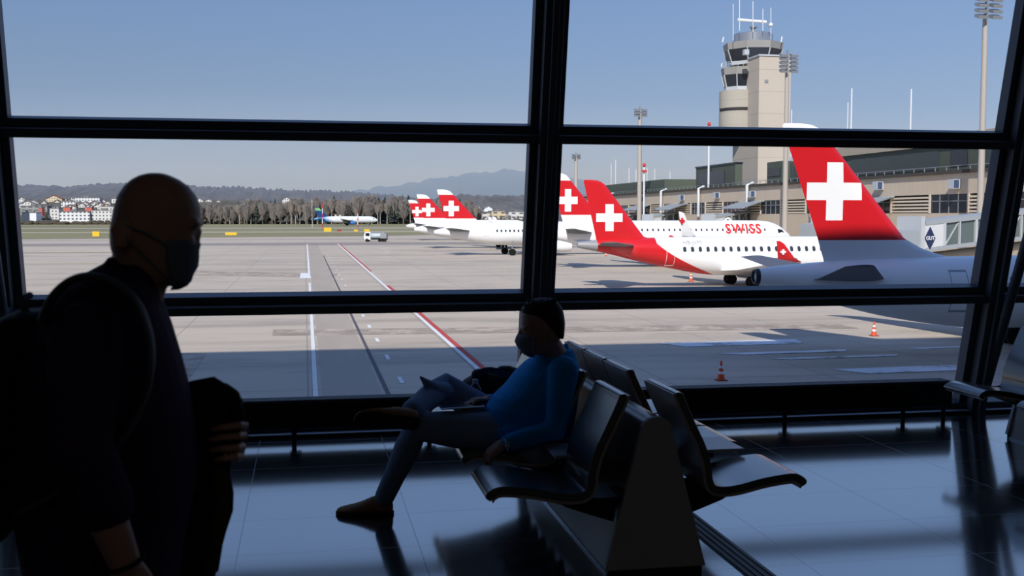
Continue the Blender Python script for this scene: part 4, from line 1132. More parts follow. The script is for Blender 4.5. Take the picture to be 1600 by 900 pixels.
for i, (px0, px1, y_, m_) in enumerate(((1168, 1212, 150, -2.2), (1092, 1128, 195, -2.2), (975, 1000, 262, -2.0), (1015, 1040, 236, -2.0))):
    ya = y_
    jet_bridge(70.5 if i < 2 else 72, ya - 3, 81.85, ya + 2, -1.6, -.2, ['grey jet bridge behind the nose of the lettered airliner', 'grey jet bridge second along the pier behind the lettered airliner', 'far grey jet bridge by the end of the pier', 'grey jet bridge at the foot of the tall light mast left of the tower'][i])
    # sloping corrugated canopies where the bridges meet the pier
    cn = MB()
    for q in range(8):
        f = q / 8; z = 4.35 - 1.3 * f
        cn.hexa([(PX_ - 4 * f - .8, ya - 6, z - .25), (PX_ - 4 * f, ya - 6, z - .05), (PX_ - 4 * f, ya + 5, z - .05), (PX_ - 4 * f - .8, ya + 5, z - .25), (PX_ - 4 * f - .8, ya - 6, z - .1), (PX_ - 4 * f, ya - 6, z + .1), (PX_ - 4 * f, ya + 5, z + .1), (PX_ - 4 * f - .8, ya + 5, z - .1)])
    pp(cn, 'bridge_canopy', GRS)

# control tower
TX, TY = 108.0, 258.0
tw = thing('control_tower', 'concrete airport control tower with round glazed cabs and radar bar', 'tower', (TX, TY, GZ))
def tp(mb, name, mat, par=tw, smooth=None): return mb.build(name, mat, par, smooth=smooth)
z = lambda py, Y=TY: W(1175, py, Y).z
sx0, sx1 = WX(1183, 200, 106.6).x, pxx(1232, 250)
sh = tp(MB().hexa([(106.6, 250, GZ), (sx1, 250, GZ), (sx1 + 1, 266, GZ), (106.6, 266, GZ), (106.6, 250, z(85, 250)), (sx1, 250, z(86, 250)), (sx1 + 1, 266, z(86, 250)), (106.6, 266, z(85, 250))]), 'shaft', TC)
tp(MB().box(106.4, sx1 + .2, 249.8, 266.2, z(87, 250), z(84.5, 250)), 'parapet', STL, sh)
tp(MB().box(108.0, 108.9, 249.9, 250.05, z(129, 250), z(124, 250)), 'vent_plate', GREYP, sh)
tp(MB().lathe([(4.6, z(202)), (5.0, z(200)), (5.0, z(172) - .25), (4.85, z(172) - .25), (4.85, z(170) + .3), (5.0, z(170) + .3), (5.0, z(141))], (106.5, 261.6, 0), 48), 'drum', conc('drum_concrete', (166, 160, 150), (182, 176, 166), .12, 3.0, False), smooth=30)
tp(MB().lathe([(4.9, z(173)), (4.9, z(169))], (106.5, 261.6, 0), 48, False), 'drum_joint', DK)
CX, CY = 110.0, 262.0
def ngon_ring(r0, z0, r1, z1, n=8, rot=0.2):
    return [[(CX + r * cos(rot + 2 * pi * j / n), CY + r * sin(rot + 2 * pi * j / n), zz) for j in range(n)] for r, zz in ((r0, z0), (r1, z1))]
def cab(yb, y1, y2, yt, rb, rt, nm, cols=True):
    c_ = tp(MB().rings(ngon_ring(rb, z(yb), rt - .25, z(y1))), nm, WIN)
    tp(MB().rings(ngon_ring(rt - .3, z(y1), rt, z(yt))), 'fascia', conc(nm + '_fascia', (150, 148, 146), (164, 162, 158), .4, 9), c_)
    a, b = ngon_ring(rb + .06, z(yb), rt - .2, z(y1))
    for p, q in zip(a, b): tp(MB().tube([p, q], .16, 6, (1, 0, 0), False), 'mullion', STL, c_)
    tp(MB().rings(ngon_ring(rb + .25, z(yb) - .5, rb + .25, z(yb) + .35)), 'sill_ring', STL, c_)
    return c_
CX, CY = 106.6, 261.4
lc = cab(137, 116, 0, 104.5, 3.9, 4.95, 'lower_cab')
CX, CY = 110.0, 262.0
uc = cab(97, 76, 0, 65, 6.0, 7.5, 'upper_cab')
tp(MB().lathe([(4.8, z(66)), (4.8, z(50)), (4.6, z(49))], (CX, CY, 0), 40), 'roof_drum', PLM, smooth=30)
rl = MB()
for k in range(24):
    a = 2 * pi * k / 24; rl.tube([(106.6 + 4.7 * cos(a), 261.4 + 4.7 * sin(a), z(104.5)), (106.6 + 4.7 * cos(a), 261.4 + 4.7 * sin(a), z(97))], .05, 5, (1, 0, 0), False)
for zz in (z(97), z(100)): rl.lathe([(4.75, zz), (4.75, zz + .1)], (106.6, 261.4, 0), 32, False)
tp(rl, 'balcony_railing', STL)
tp(MB().lathe([(1.6, z(49)), (.5, z(42)), (.5, z(40)), (.9, z(39)), (.9, z(36.5)), (.3, z(35.5))], (CX, CY, 0), 20), 'radar_base', GREYP, smooth=30)
a = W(1152.5, 31, TY); b = W(1197.5, 34.5, TY)
tp(MB().tube([a, b], [(.28, .38)] * 2, 10, (0, 0, 1), False), 'radar_bar', WHT, smooth=40)
for px, y0, y1 in ((1145.5, 63, 6), (1155.5, 48, -6), (1176.5, 50, 2), (1192, 48, 14), (1204.5, 62, 12), (1129, 66, 58), (1220.5, 66, 57), (1127, 104, 99)):
    p, q = W(px, y0, TY - 2), W(px + (1.5 if y1 > 50 else 0), y1, TY - 2)
    tp(MB().tube([p, q], .09 if y1 < 50 else .16, 6, (1, 0, 0), False), 'antenna', WHT)
dd = W(1204.5, 39, TY - 2); tp(MB().ball(dd, .55, 10), 'antenna_dome', WHT, smooth=60)
tp(MB().box(TX - 4.6, TX - 3.4, TY - 6.6, TY - 5.4, z(92), z(84)), 'roof_cabinet', STL)

# floodlight masts
def floodmast(px, ytop, x, label, rows=5, r=.42, rb=.5, hw=1.5):
    p = WX(px, ytop, x); t = thing('floodlight_mast', label, 'light mast', (p.x, p.y, GZ))
    MB().tube([(p.x, p.y, GZ), (p.x, p.y, p.z)], [rb, r], 14, (1, 0, 0), False).build('pole', plain('mast_grey', (176, 168, 160), .6) if 'mast_grey' not in bpy.data.materials else bpy.data.materials['mast_grey'], t, smooth=40)
    hd = MB().box(p.x - .12, p.x + .12, p.y - .3, p.y, p.z - 1.0, p.z + rows * .62).build('lamp_frame', GREYP, t)
    for i in range(rows):
        for s in (-1, 1):
            zz = p.z - .5 + i * .65
            MB().hexa([(p.x + s * .9 - .6, p.y - 1.0, zz - .25), (p.x + s * .9 + .6, p.y - 1.0, zz - .25), (p.x + s * .9 + .6, p.y - .1, zz + .1), (p.x + s * .9 - .6, p.y - .1, zz + .1), (p.x + s * .9 - .6, p.y - 1.1, zz + .1), (p.x + s * .9 + .6, p.y - 1.1, zz + .1), (p.x + s * .9 + .6, p.y - .1, zz + .45), (p.x + s * .9 - .6, p.y - .1, zz + .45)]).build('lamp', GREYP, hd)
    return t
floodmast(1540, 22, 78.4, 'tall floodlight mast beside the right window post', 5, .3, .42)
floodmast(1230, 108, 79.0, 'floodlight mast standing in front of the control tower shaft', 5, .34, .5)
floodmast(1000, 178, 78.0, 'floodlight mast left of the control tower behind the red tail', 3, .42, .6)
floodmast(900, 246, 94.0, 'distant floodlight mast just right of the middle post', 3, .55, .75)
def lattice(px, ytop, ybot, Y, label, lamp=True, r=.12, c=WHT, X=None, zb=None):
    a, b = W(px, ytop, Y), W(px, ybot, Y)
    if X: a, b = WX(px, ytop, X), WX(px, ybot, X); Y = a.y
    if zb is not None: b.z = zb; t = thing('antenna_mast', label, 'antenna', (a.x, Y, b.z))
    MB().tube([(a.x, Y, b.z), (a.x, Y, a.z)], r, 6, (1, 0, 0), False).build('pole', c, t)
    if lamp: MB().ball((a.x, Y, a.z), (.4, .4, .55), 8).box(a.x - .5, a.x + .5, Y - .5, Y, a.z - 1.6, a.z - 1.1).build('lamp_head', REDP, t)
lattice(1108, 194, 262, 226, 'thin mast with red lamps left of the control tower', True, .22, X=86, zb=7.5)
lattice(1006.5, 258, 330, 240, 'thin mast with red lamp beside the floodlight mast', True, .2, zb=GZ)
lattice(1331, 138, 232, 150, 'thin white aerial right of the control tower', False, .12, X=96, zb=13.2)
lattice(1325, 160, 232, 152, 'shorter white aerial beside the taller one', False, .08, X=96, zb=13.2)
lattice(1424, 139, 232, 140, 'thin white aerial midway to the right floodlight mast', False, .11, X=95, zb=13.2)
for i, px in enumerate((955, 962, 983, 994, 1011, 1023, 1047)):
    lattice(px, (256, 250, 262, 265, 262, 264, 268)[i], 290, 318, 'thin aerial on the green plant roof of the pier', False, .1, X=90, zb=10.6)
for o in COL.objects:
    if o.get('label') == 'thin aerial on the green plant roof of the pier': o['group'] = 'aerials on the green plant roof'
lattice(1237, 172, 232, 170, 'short aerial behind the white fin tip', False, .1, X=94, zb=13.2)
# ================================================================ people and what they carry
SKIN = plain('skin', (164, 126, 110), 0.5, spec=0.4, vary=0.05, scale=20)
KNIT_P = plain('dark_plum_knit', (52, 32, 60), 0.9, spec=0.1, vary=0.12, scale=60, bump=0.2, bscale=240)
TROU = plain('dark_trousers', (30, 31, 37), 0.9, spec=0.1, vary=0.1, scale=30)
BLUE = plain('blue_sweater', (14, 148, 222), 0.85, spec=0.15, vary=0.12, scale=50, bump=0.2, bscale=260)
DENIM = plain('grey_blue_denim', (122, 142, 168), 0.9, spec=0.1, vary=0.14, scale=40, bump=0.15, bscale=300)
MASKB = plain('blue_grey_mask', (92, 108, 120), 0.8, spec=0.1, vary=0.04, scale=40)
MASKG = plain('grey_mask', (128, 134, 146), 0.85, spec=0.1, vary=0.05, scale=40)
SHOE = plain('tan_suede', (158, 128, 100), 0.9, spec=0.1, vary=0.1, scale=50)
SOLE = plain('dark_sole', (72, 60, 52), 0.85, spec=0.1, vary=0.1, scale=40)
HAIR = plain('dark_hair', (38, 32, 30), 0.65, spec=0.3, vary=0.25, scale=90, bump=0.4, bscale=160)
NYL = plain('black_nylon', (24, 25, 29), 0.7, spec=0.2, vary=0.12, scale=25, bump=0.1, bscale=90)
STRAP = plain('grey_strap', (66, 72, 80), 0.7, spec=0.2, vary=0.1, scale=60)
COAT = plain('dark_coat_cloth', (42, 38, 34), 0.9, spec=0.1, vary=0.15, scale=20, bump=0.15, bscale=120)
COATL = plain('coat_lining', (74, 64, 50), 0.85, spec=0.1, vary=0.1, scale=30)
PLAST = NT('clear_plastic').set(color=(0.9, 0.95, 0.97, 1), rough=0.08, trans=0.95, ior=1.3).mat

def curve_pts(pts, n=4):
    out = []
    for i in range(len(pts) - 1):
        p0, p1, p2, p3 = pts[max(i - 1, 0)], pts[i], pts[i + 1], pts[min(i + 2, len(pts) - 1)]
        for k in range(n):
            t = k / n
            out.append(0.5 * ((2 * p1) + (p2 - p0) * t + (2 * p0 - 5 * p1 + 4 * p2 - p3) * t * t + (3 * p1 - p0 - 3 * p2 + p3) * t ** 3))
    return out + [pts[-1]]
def sect(rows, Y, seg=28, dx=0.0, dz=0.0, grow=0.0, p=2.3):
    """closed horizontal rings from photo rows (py, back px, front px, half width[, Y shift])"""
    rs = []
    for r in rows:
        py, b, f, hw = r[:4]; y = Y + (r[4] if len(r) > 4 else 0)
        A, B = W(b, py, y), W(f, py, y); c = (A + B) / 2; rx = abs(B.x - A.x) / 2 + grow; ry = hw + grow
        ring = []
        for j in range(seg):
            t = 2 * pi * j / seg; cs, sn = cos(t), sin(t)
            ring.append((c.x + rx * math.copysign(abs(cs) ** (2 / p), cs) + dx, y + ry * math.copysign(abs(sn) ** (2 / p), sn), c.z + dz))
        rs.append(ring)
    return rs

def hand(mb, wrist, d, palm_n, length=0.185, curl=(0.5, 0.6, 0.6), side=1, spread=0.02, thumb_out=0.6):
    """wrist point, direction of the fingers, direction the palm faces; side +1/-1 = where the thumb leaves"""
    wrist, d = Vector(wrist), Vector(d).normalized(); pn = Vector(palm_n); pn = (pn - d * pn.dot(d)).normalized()
    s = d.cross(pn) * side
    k = length / 0.185
    pc = wrist + d * 0.095 * k
    mb.tube([wrist - d * .01, wrist + d * 0.03 * k, wrist + d * 0.07 * k, pc], [(.026, .019), (.036 * k, .017), (.041 * k, .016), (.040 * k, .013)], 14, pn)
    lens = (0.072, 0.08, 0.074, 0.057)
    for i, L in enumerate(lens):
        off = (0.030 - 0.020 * i) * k
        p = pc + s * off - d * (0.004 * (i == 3))
        dirv = (d + s * (off * 1.2)).normalized(); pts = [p - d * .02]; rad = [.0095 * k]
        a = 0
        for j, f in enumerate((.46, .31, .23)):
            a += curl[j] * (1 + .08 * i)
            v = dirv * cos(a) + pn * sin(a)
            p = p + v * L * f * k * 1.12; pts.append(p); rad.append((.0088, .0082, .0068)[j] * k)
        mb.tube(pts, rad, 10, s)
    b = wrist + d * .028 * k + s * .026 * k
    t1 = b + (d * .55 + s * thumb_out + pn * .35).normalized() * .042 * k
    t2 = t1 + (d * .8 + s * thumb_out * .35 + pn * .5).normalized() * .032 * k
    t3 = t2 + (d * .9 + pn * .6).normalized() * .022 * k
    mb.tube([b - d * .012, t1, t2, t3], [.014 * k, .0115 * k, .0098 * k, .0078 * k], 10, pn)

def shoe(heel, toe, up, par, w=0.048, name='shoe'):
    """heel and toe on the sole plane"""
    heel, toe, up = Vector(heel), Vector(toe), Vector(up); d = (toe - heel); L = d.length; d.normalize(); up = (up - d * up.dot(d)).normalized(); s = d.cross(up)
    def loft(tab, z0, seg=16):
        rs = []
        for t, hw, zt in tab:
            c = heel + d * L * t; ring = []
            for j in range(seg):
                a = 2 * pi * j / seg; cs, sn = cos(a), sin(a)
                zz = z0 + (zt - z0) * (0.5 + 0.5 * math.copysign(abs(sn) ** .8, sn))
                wd = hw * w / .048 * (1 - .35 * max(0, sn))
                ring.append(c + s * wd * math.copysign(abs(cs) ** .8, cs) + up * zz)
            rs.append(ring)
        return MB().rings(rs)
    up_ = loft([(0.0, .018, .055), (.02, .031, .085), (.10, .036, .098), (.22, .038, .092), (.32, .039, .100), (.42, .041, .088), (.55, .045, .070), (.7, .049, .056), (.85, .045, .046), (.95, .034, .038), (1.0, .014, .03)], .012)
    o = up_.build(name, SHOE, par, smooth=60)
    so = loft([(-.015, .02, .018), (0.02, .036, .018), (.2, .04, .018), (.45, .041, .017), (.7, .052, .016), (.88, .047, .017), (.98, .034, .019), (1.02, .014, .02)], 0.0)
    so.build('sole', SOLE, o, smooth=60)
    la = MB()
    for k in range(4):
        t = .40 + k * .075; z = .082 - k * .0095; c = heel + d * L * t + up * z
        la.tube([c - s * .026, c + up * .005, c + s * .026], .0045, 6, up)
    la.build('lace', plain('lace', (150, 140, 128), .9) if 'lace' not in bpy.data.materials else bpy.data.materials['lace'], o)
    return o

def mask_shell(rows, Y, mat, par, loops, ang=71, name='face_mask'):
    """rows (py, centre px, front px, half width): a curved sheet round the front of the face"""
    outer, n = [], 18
    for i, (py, c, f, hw) in enumerate(rows):
        A, B = W(c, py, Y), W(f, py, Y); rx = B.x - A.x
        pl = 0.0025 * sin(i * 2.1)
        ring = []
        for j in range(n + 1):
            t = radians(-ang + 2 * ang * j / n)
            cs, sn = cos(t), sin(t)
            ring.append((A.x + (rx + pl) * abs(cs) ** (2 / 2.3), Y + hw * math.copysign(abs(sn) ** (2 / 2.3), sn), A.z))
        outer.append(ring)
    mb = MB(); mb.rings(outer, cap=False, closed=False)
    o = mb.build(name, mat, par, smooth=180, fix=False)
    sd = o.modifiers.new('thick', 'SOLIDIFY'); sd.thickness = 0.003; sd.offset = 1
    for s in (0, -1):
        a, b = Vector(outer[1][s]), Vector(outer[-3][s]); e = loops(1 if s == -1 else -1)
        f = e - Vector((-.004, 0, .03))
        MB().tube([a, a.lerp(e, .5) + Vector((0, 0, .004)), e, (e + f) / 2 + Vector((-.012, 0, 0)), f, b.lerp(f, .5), b], .0022, 6).build('ear_loop', mat, o)
    return o

# ---------------------------------------------------------------- bald man walking past
def walking_man():
    Y = 2.35
    R = thing('person', 'bald person in a face mask and dark jumper walking past with backpack and coat', 'person', (-.37, Y, 0))
    head = [(270.5, 232, 254, .018), (274, 218, 266, .036), (281, 205, 281, .052), (291, 194, 295, .063), (306, 184, 307, .072), (325, 178, 314, .077), (345, 174, 315, .078), (360, 172, 313, .078), (372, 172, 307, .077), (386, 173, 306, .074), (400, 178, 306, .070), (415, 190, 304, .064), (428, 206, 300, .057), (438, 224, 294, .047), (444, 240, 286, .036), (447, 252, 276, .018)]
    torso = [(398, 168, 236, .06), (412, 160, 240, .066), (428, 130, 246, .10), (448, 100, 252, .16), (476, 78, 254, .195), (515, 55, 268, .21), (565, 38, 283, .215), (620, 31, 297, .215), (670, 27, 306, .21), (717, 24, 310, .205), (764, 24, 306, .20), (803, 28, 298, .195), (861, 38, 287, .19), (905, 46, 282, .185), (960, 60, 276, .175), (1000, 75, 262, .15)]
    body = MB()
    body.rings(sect(head, Y))
    body.tube([W(206, 452, Y), W(222, 412, Y), W(232, 385, Y)], [(.064, .066), (.058, .060), (.055, .056)], 18, (1, 0, 0))
    body.rings(sect(torso[2:], Y, grow=-.022))
    for s in (-1, 1):   # ears, brow, cheek
        e = W(203, 364, Y); body.ball((e.x, Y + s * .079, e.z), (.019, .009, .033), 12, Matrix.Rotation(radians(12), 3, 'Y'))
        e2 = W(196, 366, Y); body.tube([(e2.x, Y + s * .083, e2.z + .028), (e2.x - .012, Y + s * .087, e2.z + .008), (e2.x - .006, Y + s * .085, e2.z - .022)], .005, 8)
        b = W(306, 352, Y); body.ball((b.x, Y + s * .032, b.z + .004), (.014, .026, .009), 10)
        ch = W(292, 378, Y); body.ball((ch.x, Y + s * .034, ch.z), (.022, .022, .02), 10)
    nb = W(308, 362, Y); nt_ = W(303, 388, Y)
    body.tube([(nb.x, Y, nb.z), (nt_.x - .006, Y, nt_.z)], [.010, .015], 10, (1, 0, 0))
    # near (right) arm hangs, far (left) arm is bent under the coat
    Yn, Yf = 2.10, 2.56
    sh, el, wr = W(132, 528, Yn + .05), W(126, 705, Yn - .01), W(197, 884, Yn)
    body.tube([sh, sh.lerp(el, .5), el, el.lerp(wr, .35), wr], [(.052, .055), (.047, .05), (.042, .044), (.041, .044), (.029, .026)], 16, (0, 1, 0))
    hand(body, wr, (wr - el) + Vector((.02, 0, -.05)), (-.4, 1, 0), .185, (.35, .45, .4), -1)
    shf, elf, wrf = W(150, 488, Yf), W(232, 705, Yf + .02), W(332, 697, 2.51)
    body.tube([shf, shf.lerp(elf, .5), elf, elf.lerp(wrf, .5), wrf], [.054, .05, .045, .042, .030], 16, (0, 1, 0))
    pk = W(372, 690, 2.475)
    body.tube([wrf, wrf.lerp(pk, .4), pk], [(.020, .028), (.018, .040), (.014, .040)], 14, (0, 0, 1))
    for i, (dy, L) in enumerate(((-25, .92), (-9, 1.0), (8, .95), (23, .78))):   # four fingers close round the front of the coat
        body.tube([W(370, 690 + dy, 2.47), W(383 - i * 2, 690 + dy * 1.05, 2.425), W(374 - i * 2, 690 + dy * 1.05 + 1, 2.385), W(374 - 30 * L, 690 + dy + 3, 2.378), W(374 - 46 * L, 690 + dy + 6, 2.384)], [.0095, .0092, .0086, .0078, .0064], 10, (0, 0, 1))
    body.tube([W(345, 668, 2.48), W(352, 652, 2.455), W(340, 646, 2.43)], [.014, .0115, .009], 10)
    # legs mid-stride
    hipn, hipf = Vector((-.40, Y - .095, .86)), Vector((-.40, Y + .095, .86))
    kn, an = Vector((-.30, Y - .10, .48)), Vector((-.42, Y - .10, .09))
    kf, af = Vector((-.42, Y + .10, .48)), Vector((-.66, Y + .10, .16))
    kn, an = Vector((-.22, Y - .10, .49)), Vector((-.16, Y - .10, .09))
    body.tube([hipn, hipn.lerp(kn, .5), kn, kn.lerp(an, .35), an], [.085, .078, .056, .055, .036], 16, (0, 1, 0))
    body.tube([hipf, hipf.lerp(kf, .5), kf, kf.lerp(af, .35), af], [.085, .078, .056, .055, .036], 16, (0, 1, 0))
    remesh(body, 'body', .0038, SKIN, R, 2)
    # eyes
    for s in (-1, 1):
        e = W(303, 361, Y)
        MB().ball((e.x - .006, Y + s * .031, e.z + .002), .0125, 12).build('eye', plain('eye_white', (220, 216, 210), .2) if 'eye_white' not in bpy.data.materials else bpy.data.materials['eye_white'], R, smooth=180)
    # jumper with sleeves, trousers, shoes
    ju = MB()
    ju.rings(sect(torso[1:14], Y))
    hem = W(162, 788, Yn)
    ju.tube([sh, sh.lerp(el, .5), el, hem], [(.066, .066), (.064, .068), (.060, .063), (.055, .058)], 18, (0, 1, 0), True)
    ju.tube([shf, shf.lerp(elf, .5), elf, elf.lerp(wrf, .75)], [.078, .068, .058, .05], 16, (0, 1, 0), True)
    ju.tube([W(174, 408, Y + .03), W(174, 410, Y - .05), W(206, 432, Y - .08), W(242, 456, Y - .03), W(242, 456, Y + .03), W(206, 432, Y + .08), W(174, 410, Y + .05)], .011, 10)
    j = remesh(ju, 'jumper', .006, KNIT_P, R, 4)
    tr = MB()
    tr.rings(sect(torso[11:], Y, grow=-.004))
    for h, k_, a_ in ((hipn, kn, an), (hipf, kf, af)):
        tr.tube([h + Vector((0, 0, .03)), h.lerp(k_, .5), k_, k_.lerp(a_, .5), a_ + Vector((0, 0, .01))], [.112, .1, .078, .07, .06], 18, (0, 1, 0), False)
    remesh(tr, 'trousers', .007, TROU, R, 4)
    shoe((an.x - .07, an.y, 0.0), (an.x + .215, an.y - .01, 0.0), (0, 0, 1), R)
    d = Vector((.2, 0, -.13)).normalized()
    hl = Vector((af.x - .06, af.y, .125)); shoe(hl, hl + Vector((.265, 0, -.118)), (.4, 0, .9), R)
    mask_shell([(374, 243, 310, .083), (382, 242, 312, .084), (392, 241, 313, .083), (404, 243, 311, .080), (417, 248, 308, .074), (430, 254, 304, .066), (440, 260, 299, .056), (447, 262, 291, .046), (452, 262, 284, .034)], Y, MASKB, R, lambda s: Vector((W(207, 352, Y).x, Y + s * .085, W(207, 352, Y).z)))
    w1 = wr.lerp(el, .02); ax = (wr - el).normalized(); u = Vector((0, 1, 0)); v = ax.cross(u).normalized(); u = v.cross(ax)
    MB().tube([w1 + (u * cos(2 * pi * k / 20) * .031 + v * sin(2 * pi * k / 20) * .034) for k in range(21)], .0045, 8, ax, False).build('bracelet', M['rubber'], R, smooth=60)
    return R
walking_man()

# backpack with its straps
def backpack():
    Y = 2.35
    r = thing('backpack', 'black backpack on the back of the bald walking person', 'backpack', (-.62, Y, .95))
    mb = MB()
    mb.rings(sect([(484, 30, 74, .06), (492, 10, 76, .10), (520, -22, 66, .135), (570, -52, 52, .15), (640, -78, 42, .155), (710, -92, 36, .155), (770, -88, 32, .15), (812, -66, 30, .135), (834, -36, 20, .10), (840, -20, 10, .06)], Y, p=2.8))
    remesh(mb, 'main_pack', .008, NYL, r, 5)
    mb = MB(); mb.rings(sect([(620, -98, -60, .10), (640, -112, -56, .125), (720, -124, -60, .13), (780, -112, -60, .12), (800, -96, -56, .09)], Y, p=2.8))
    remesh(mb, 'front_pocket', .008, NYL, r, 4)
    for s, Y2 in ((-1, 2.17), (1, 2.53)):
        pts = [W(66, 500, Y2), W(84, 462, Y2), W(112, 438, Y2), W(146, 432, Y2), W(186, 446, Y2 - s * .005), W(214, 474, Y2 + s * .0), W(229, 510, Y2 + s * .005), W(236, 552, Y2 + s * .01), W(228, 620, Y2 + s * .035), W(180, 700, Y2 + s * .05), W(90, 770, Y2 + s * .04), W(30, 800, Y2 - s * .02)]
        if s > 0: pts = [p + Vector((-.022, 0, -.012)) if i > 2 else p for i, p in enumerate(pts)]
        P2 = curve_pts(pts, 4)
        MB().tube(P2, [(.008, .028) if i < 30 else (.006, .014) for i in range(len(P2))], 12, (0, 1, 0)).build('shoulder_strap', STRAP, r, smooth=60)
    MB().tube([W(40, 486, Y - .03), W(34, 468, Y - .02), W(46, 462, Y), W(34, 468, Y + .02), W(40, 486, Y + .03)], .008, 8).build('grab_loop', STRAP, r, smooth=60)
backpack()

# coat draped over his far arm
def coat():
    Y = 2.49
    r = thing('coat', 'dark coat draped over the forearm of the bald walking person', 'coat', (-.2, Y, .85))
    rows = [(597, 302, 340, .025), (602, 294, 356, .05), (612, 288, 370, .07), (628, 284, 379, .085), (650, 284, 381, .09), (672, 285, 389, .09), (690, 286, 386, .085), (706, 287, 374, .08), (722, 288, 360, .075), (740, 287, 358, .072), (770, 286, 363, .07), (798, 284, 362, .066), (830, 280, 352, .062), (862, 276, 344, .06), (892, 273, 338, .056), (930, 270, 330, .05), (960, 268, 322, .03)]
    rs = sect(rows, Y, 60, p=2.0)
    out = []
    for i, ring in enumerate(rs):
        c = Vector(ring[0]) * .5 + Vector(ring[30]) * .5; q = []
        f = min(1, max(0, (i - 2) / 5))
        for jn, p in enumerate(ring):
            t = 2 * pi * jn / 60
            k = 1 + f * (.05 * sin(7 * t + i * .25) + .035 * sin(11 * t - i * .4 + 1)) + (1 - f) * .03 * sin(3 * t + i)
            q.append(c + (Vector(p) - c) * k)
        out.append(q)
    MB().rings(out).build('drape', COAT, r, smooth=180)
    mb = MB(); pts = []
    for i, (py, px) in enumerate(((640, 352), (690, 346), (740, 342), (790, 346), (840, 338), (890, 330))):
        pts.append(W(px, py, Y - .068 + .004 * sin(i)))
    mb.tube(pts, [(.016, .008)] * 6, 8, (0, 1, 0)); mb.build('front_edge', COATL, r, smooth=60)
    mb = MB(); mb.tube([W(300, 606, Y - .04), W(330, 602, Y - .055), W(362, 622, Y - .07), W(378, 662, Y - .07)], [.016, .02, .02, .012], 10); mb.build('collar_fold', COAT, r, smooth=60)
coat()

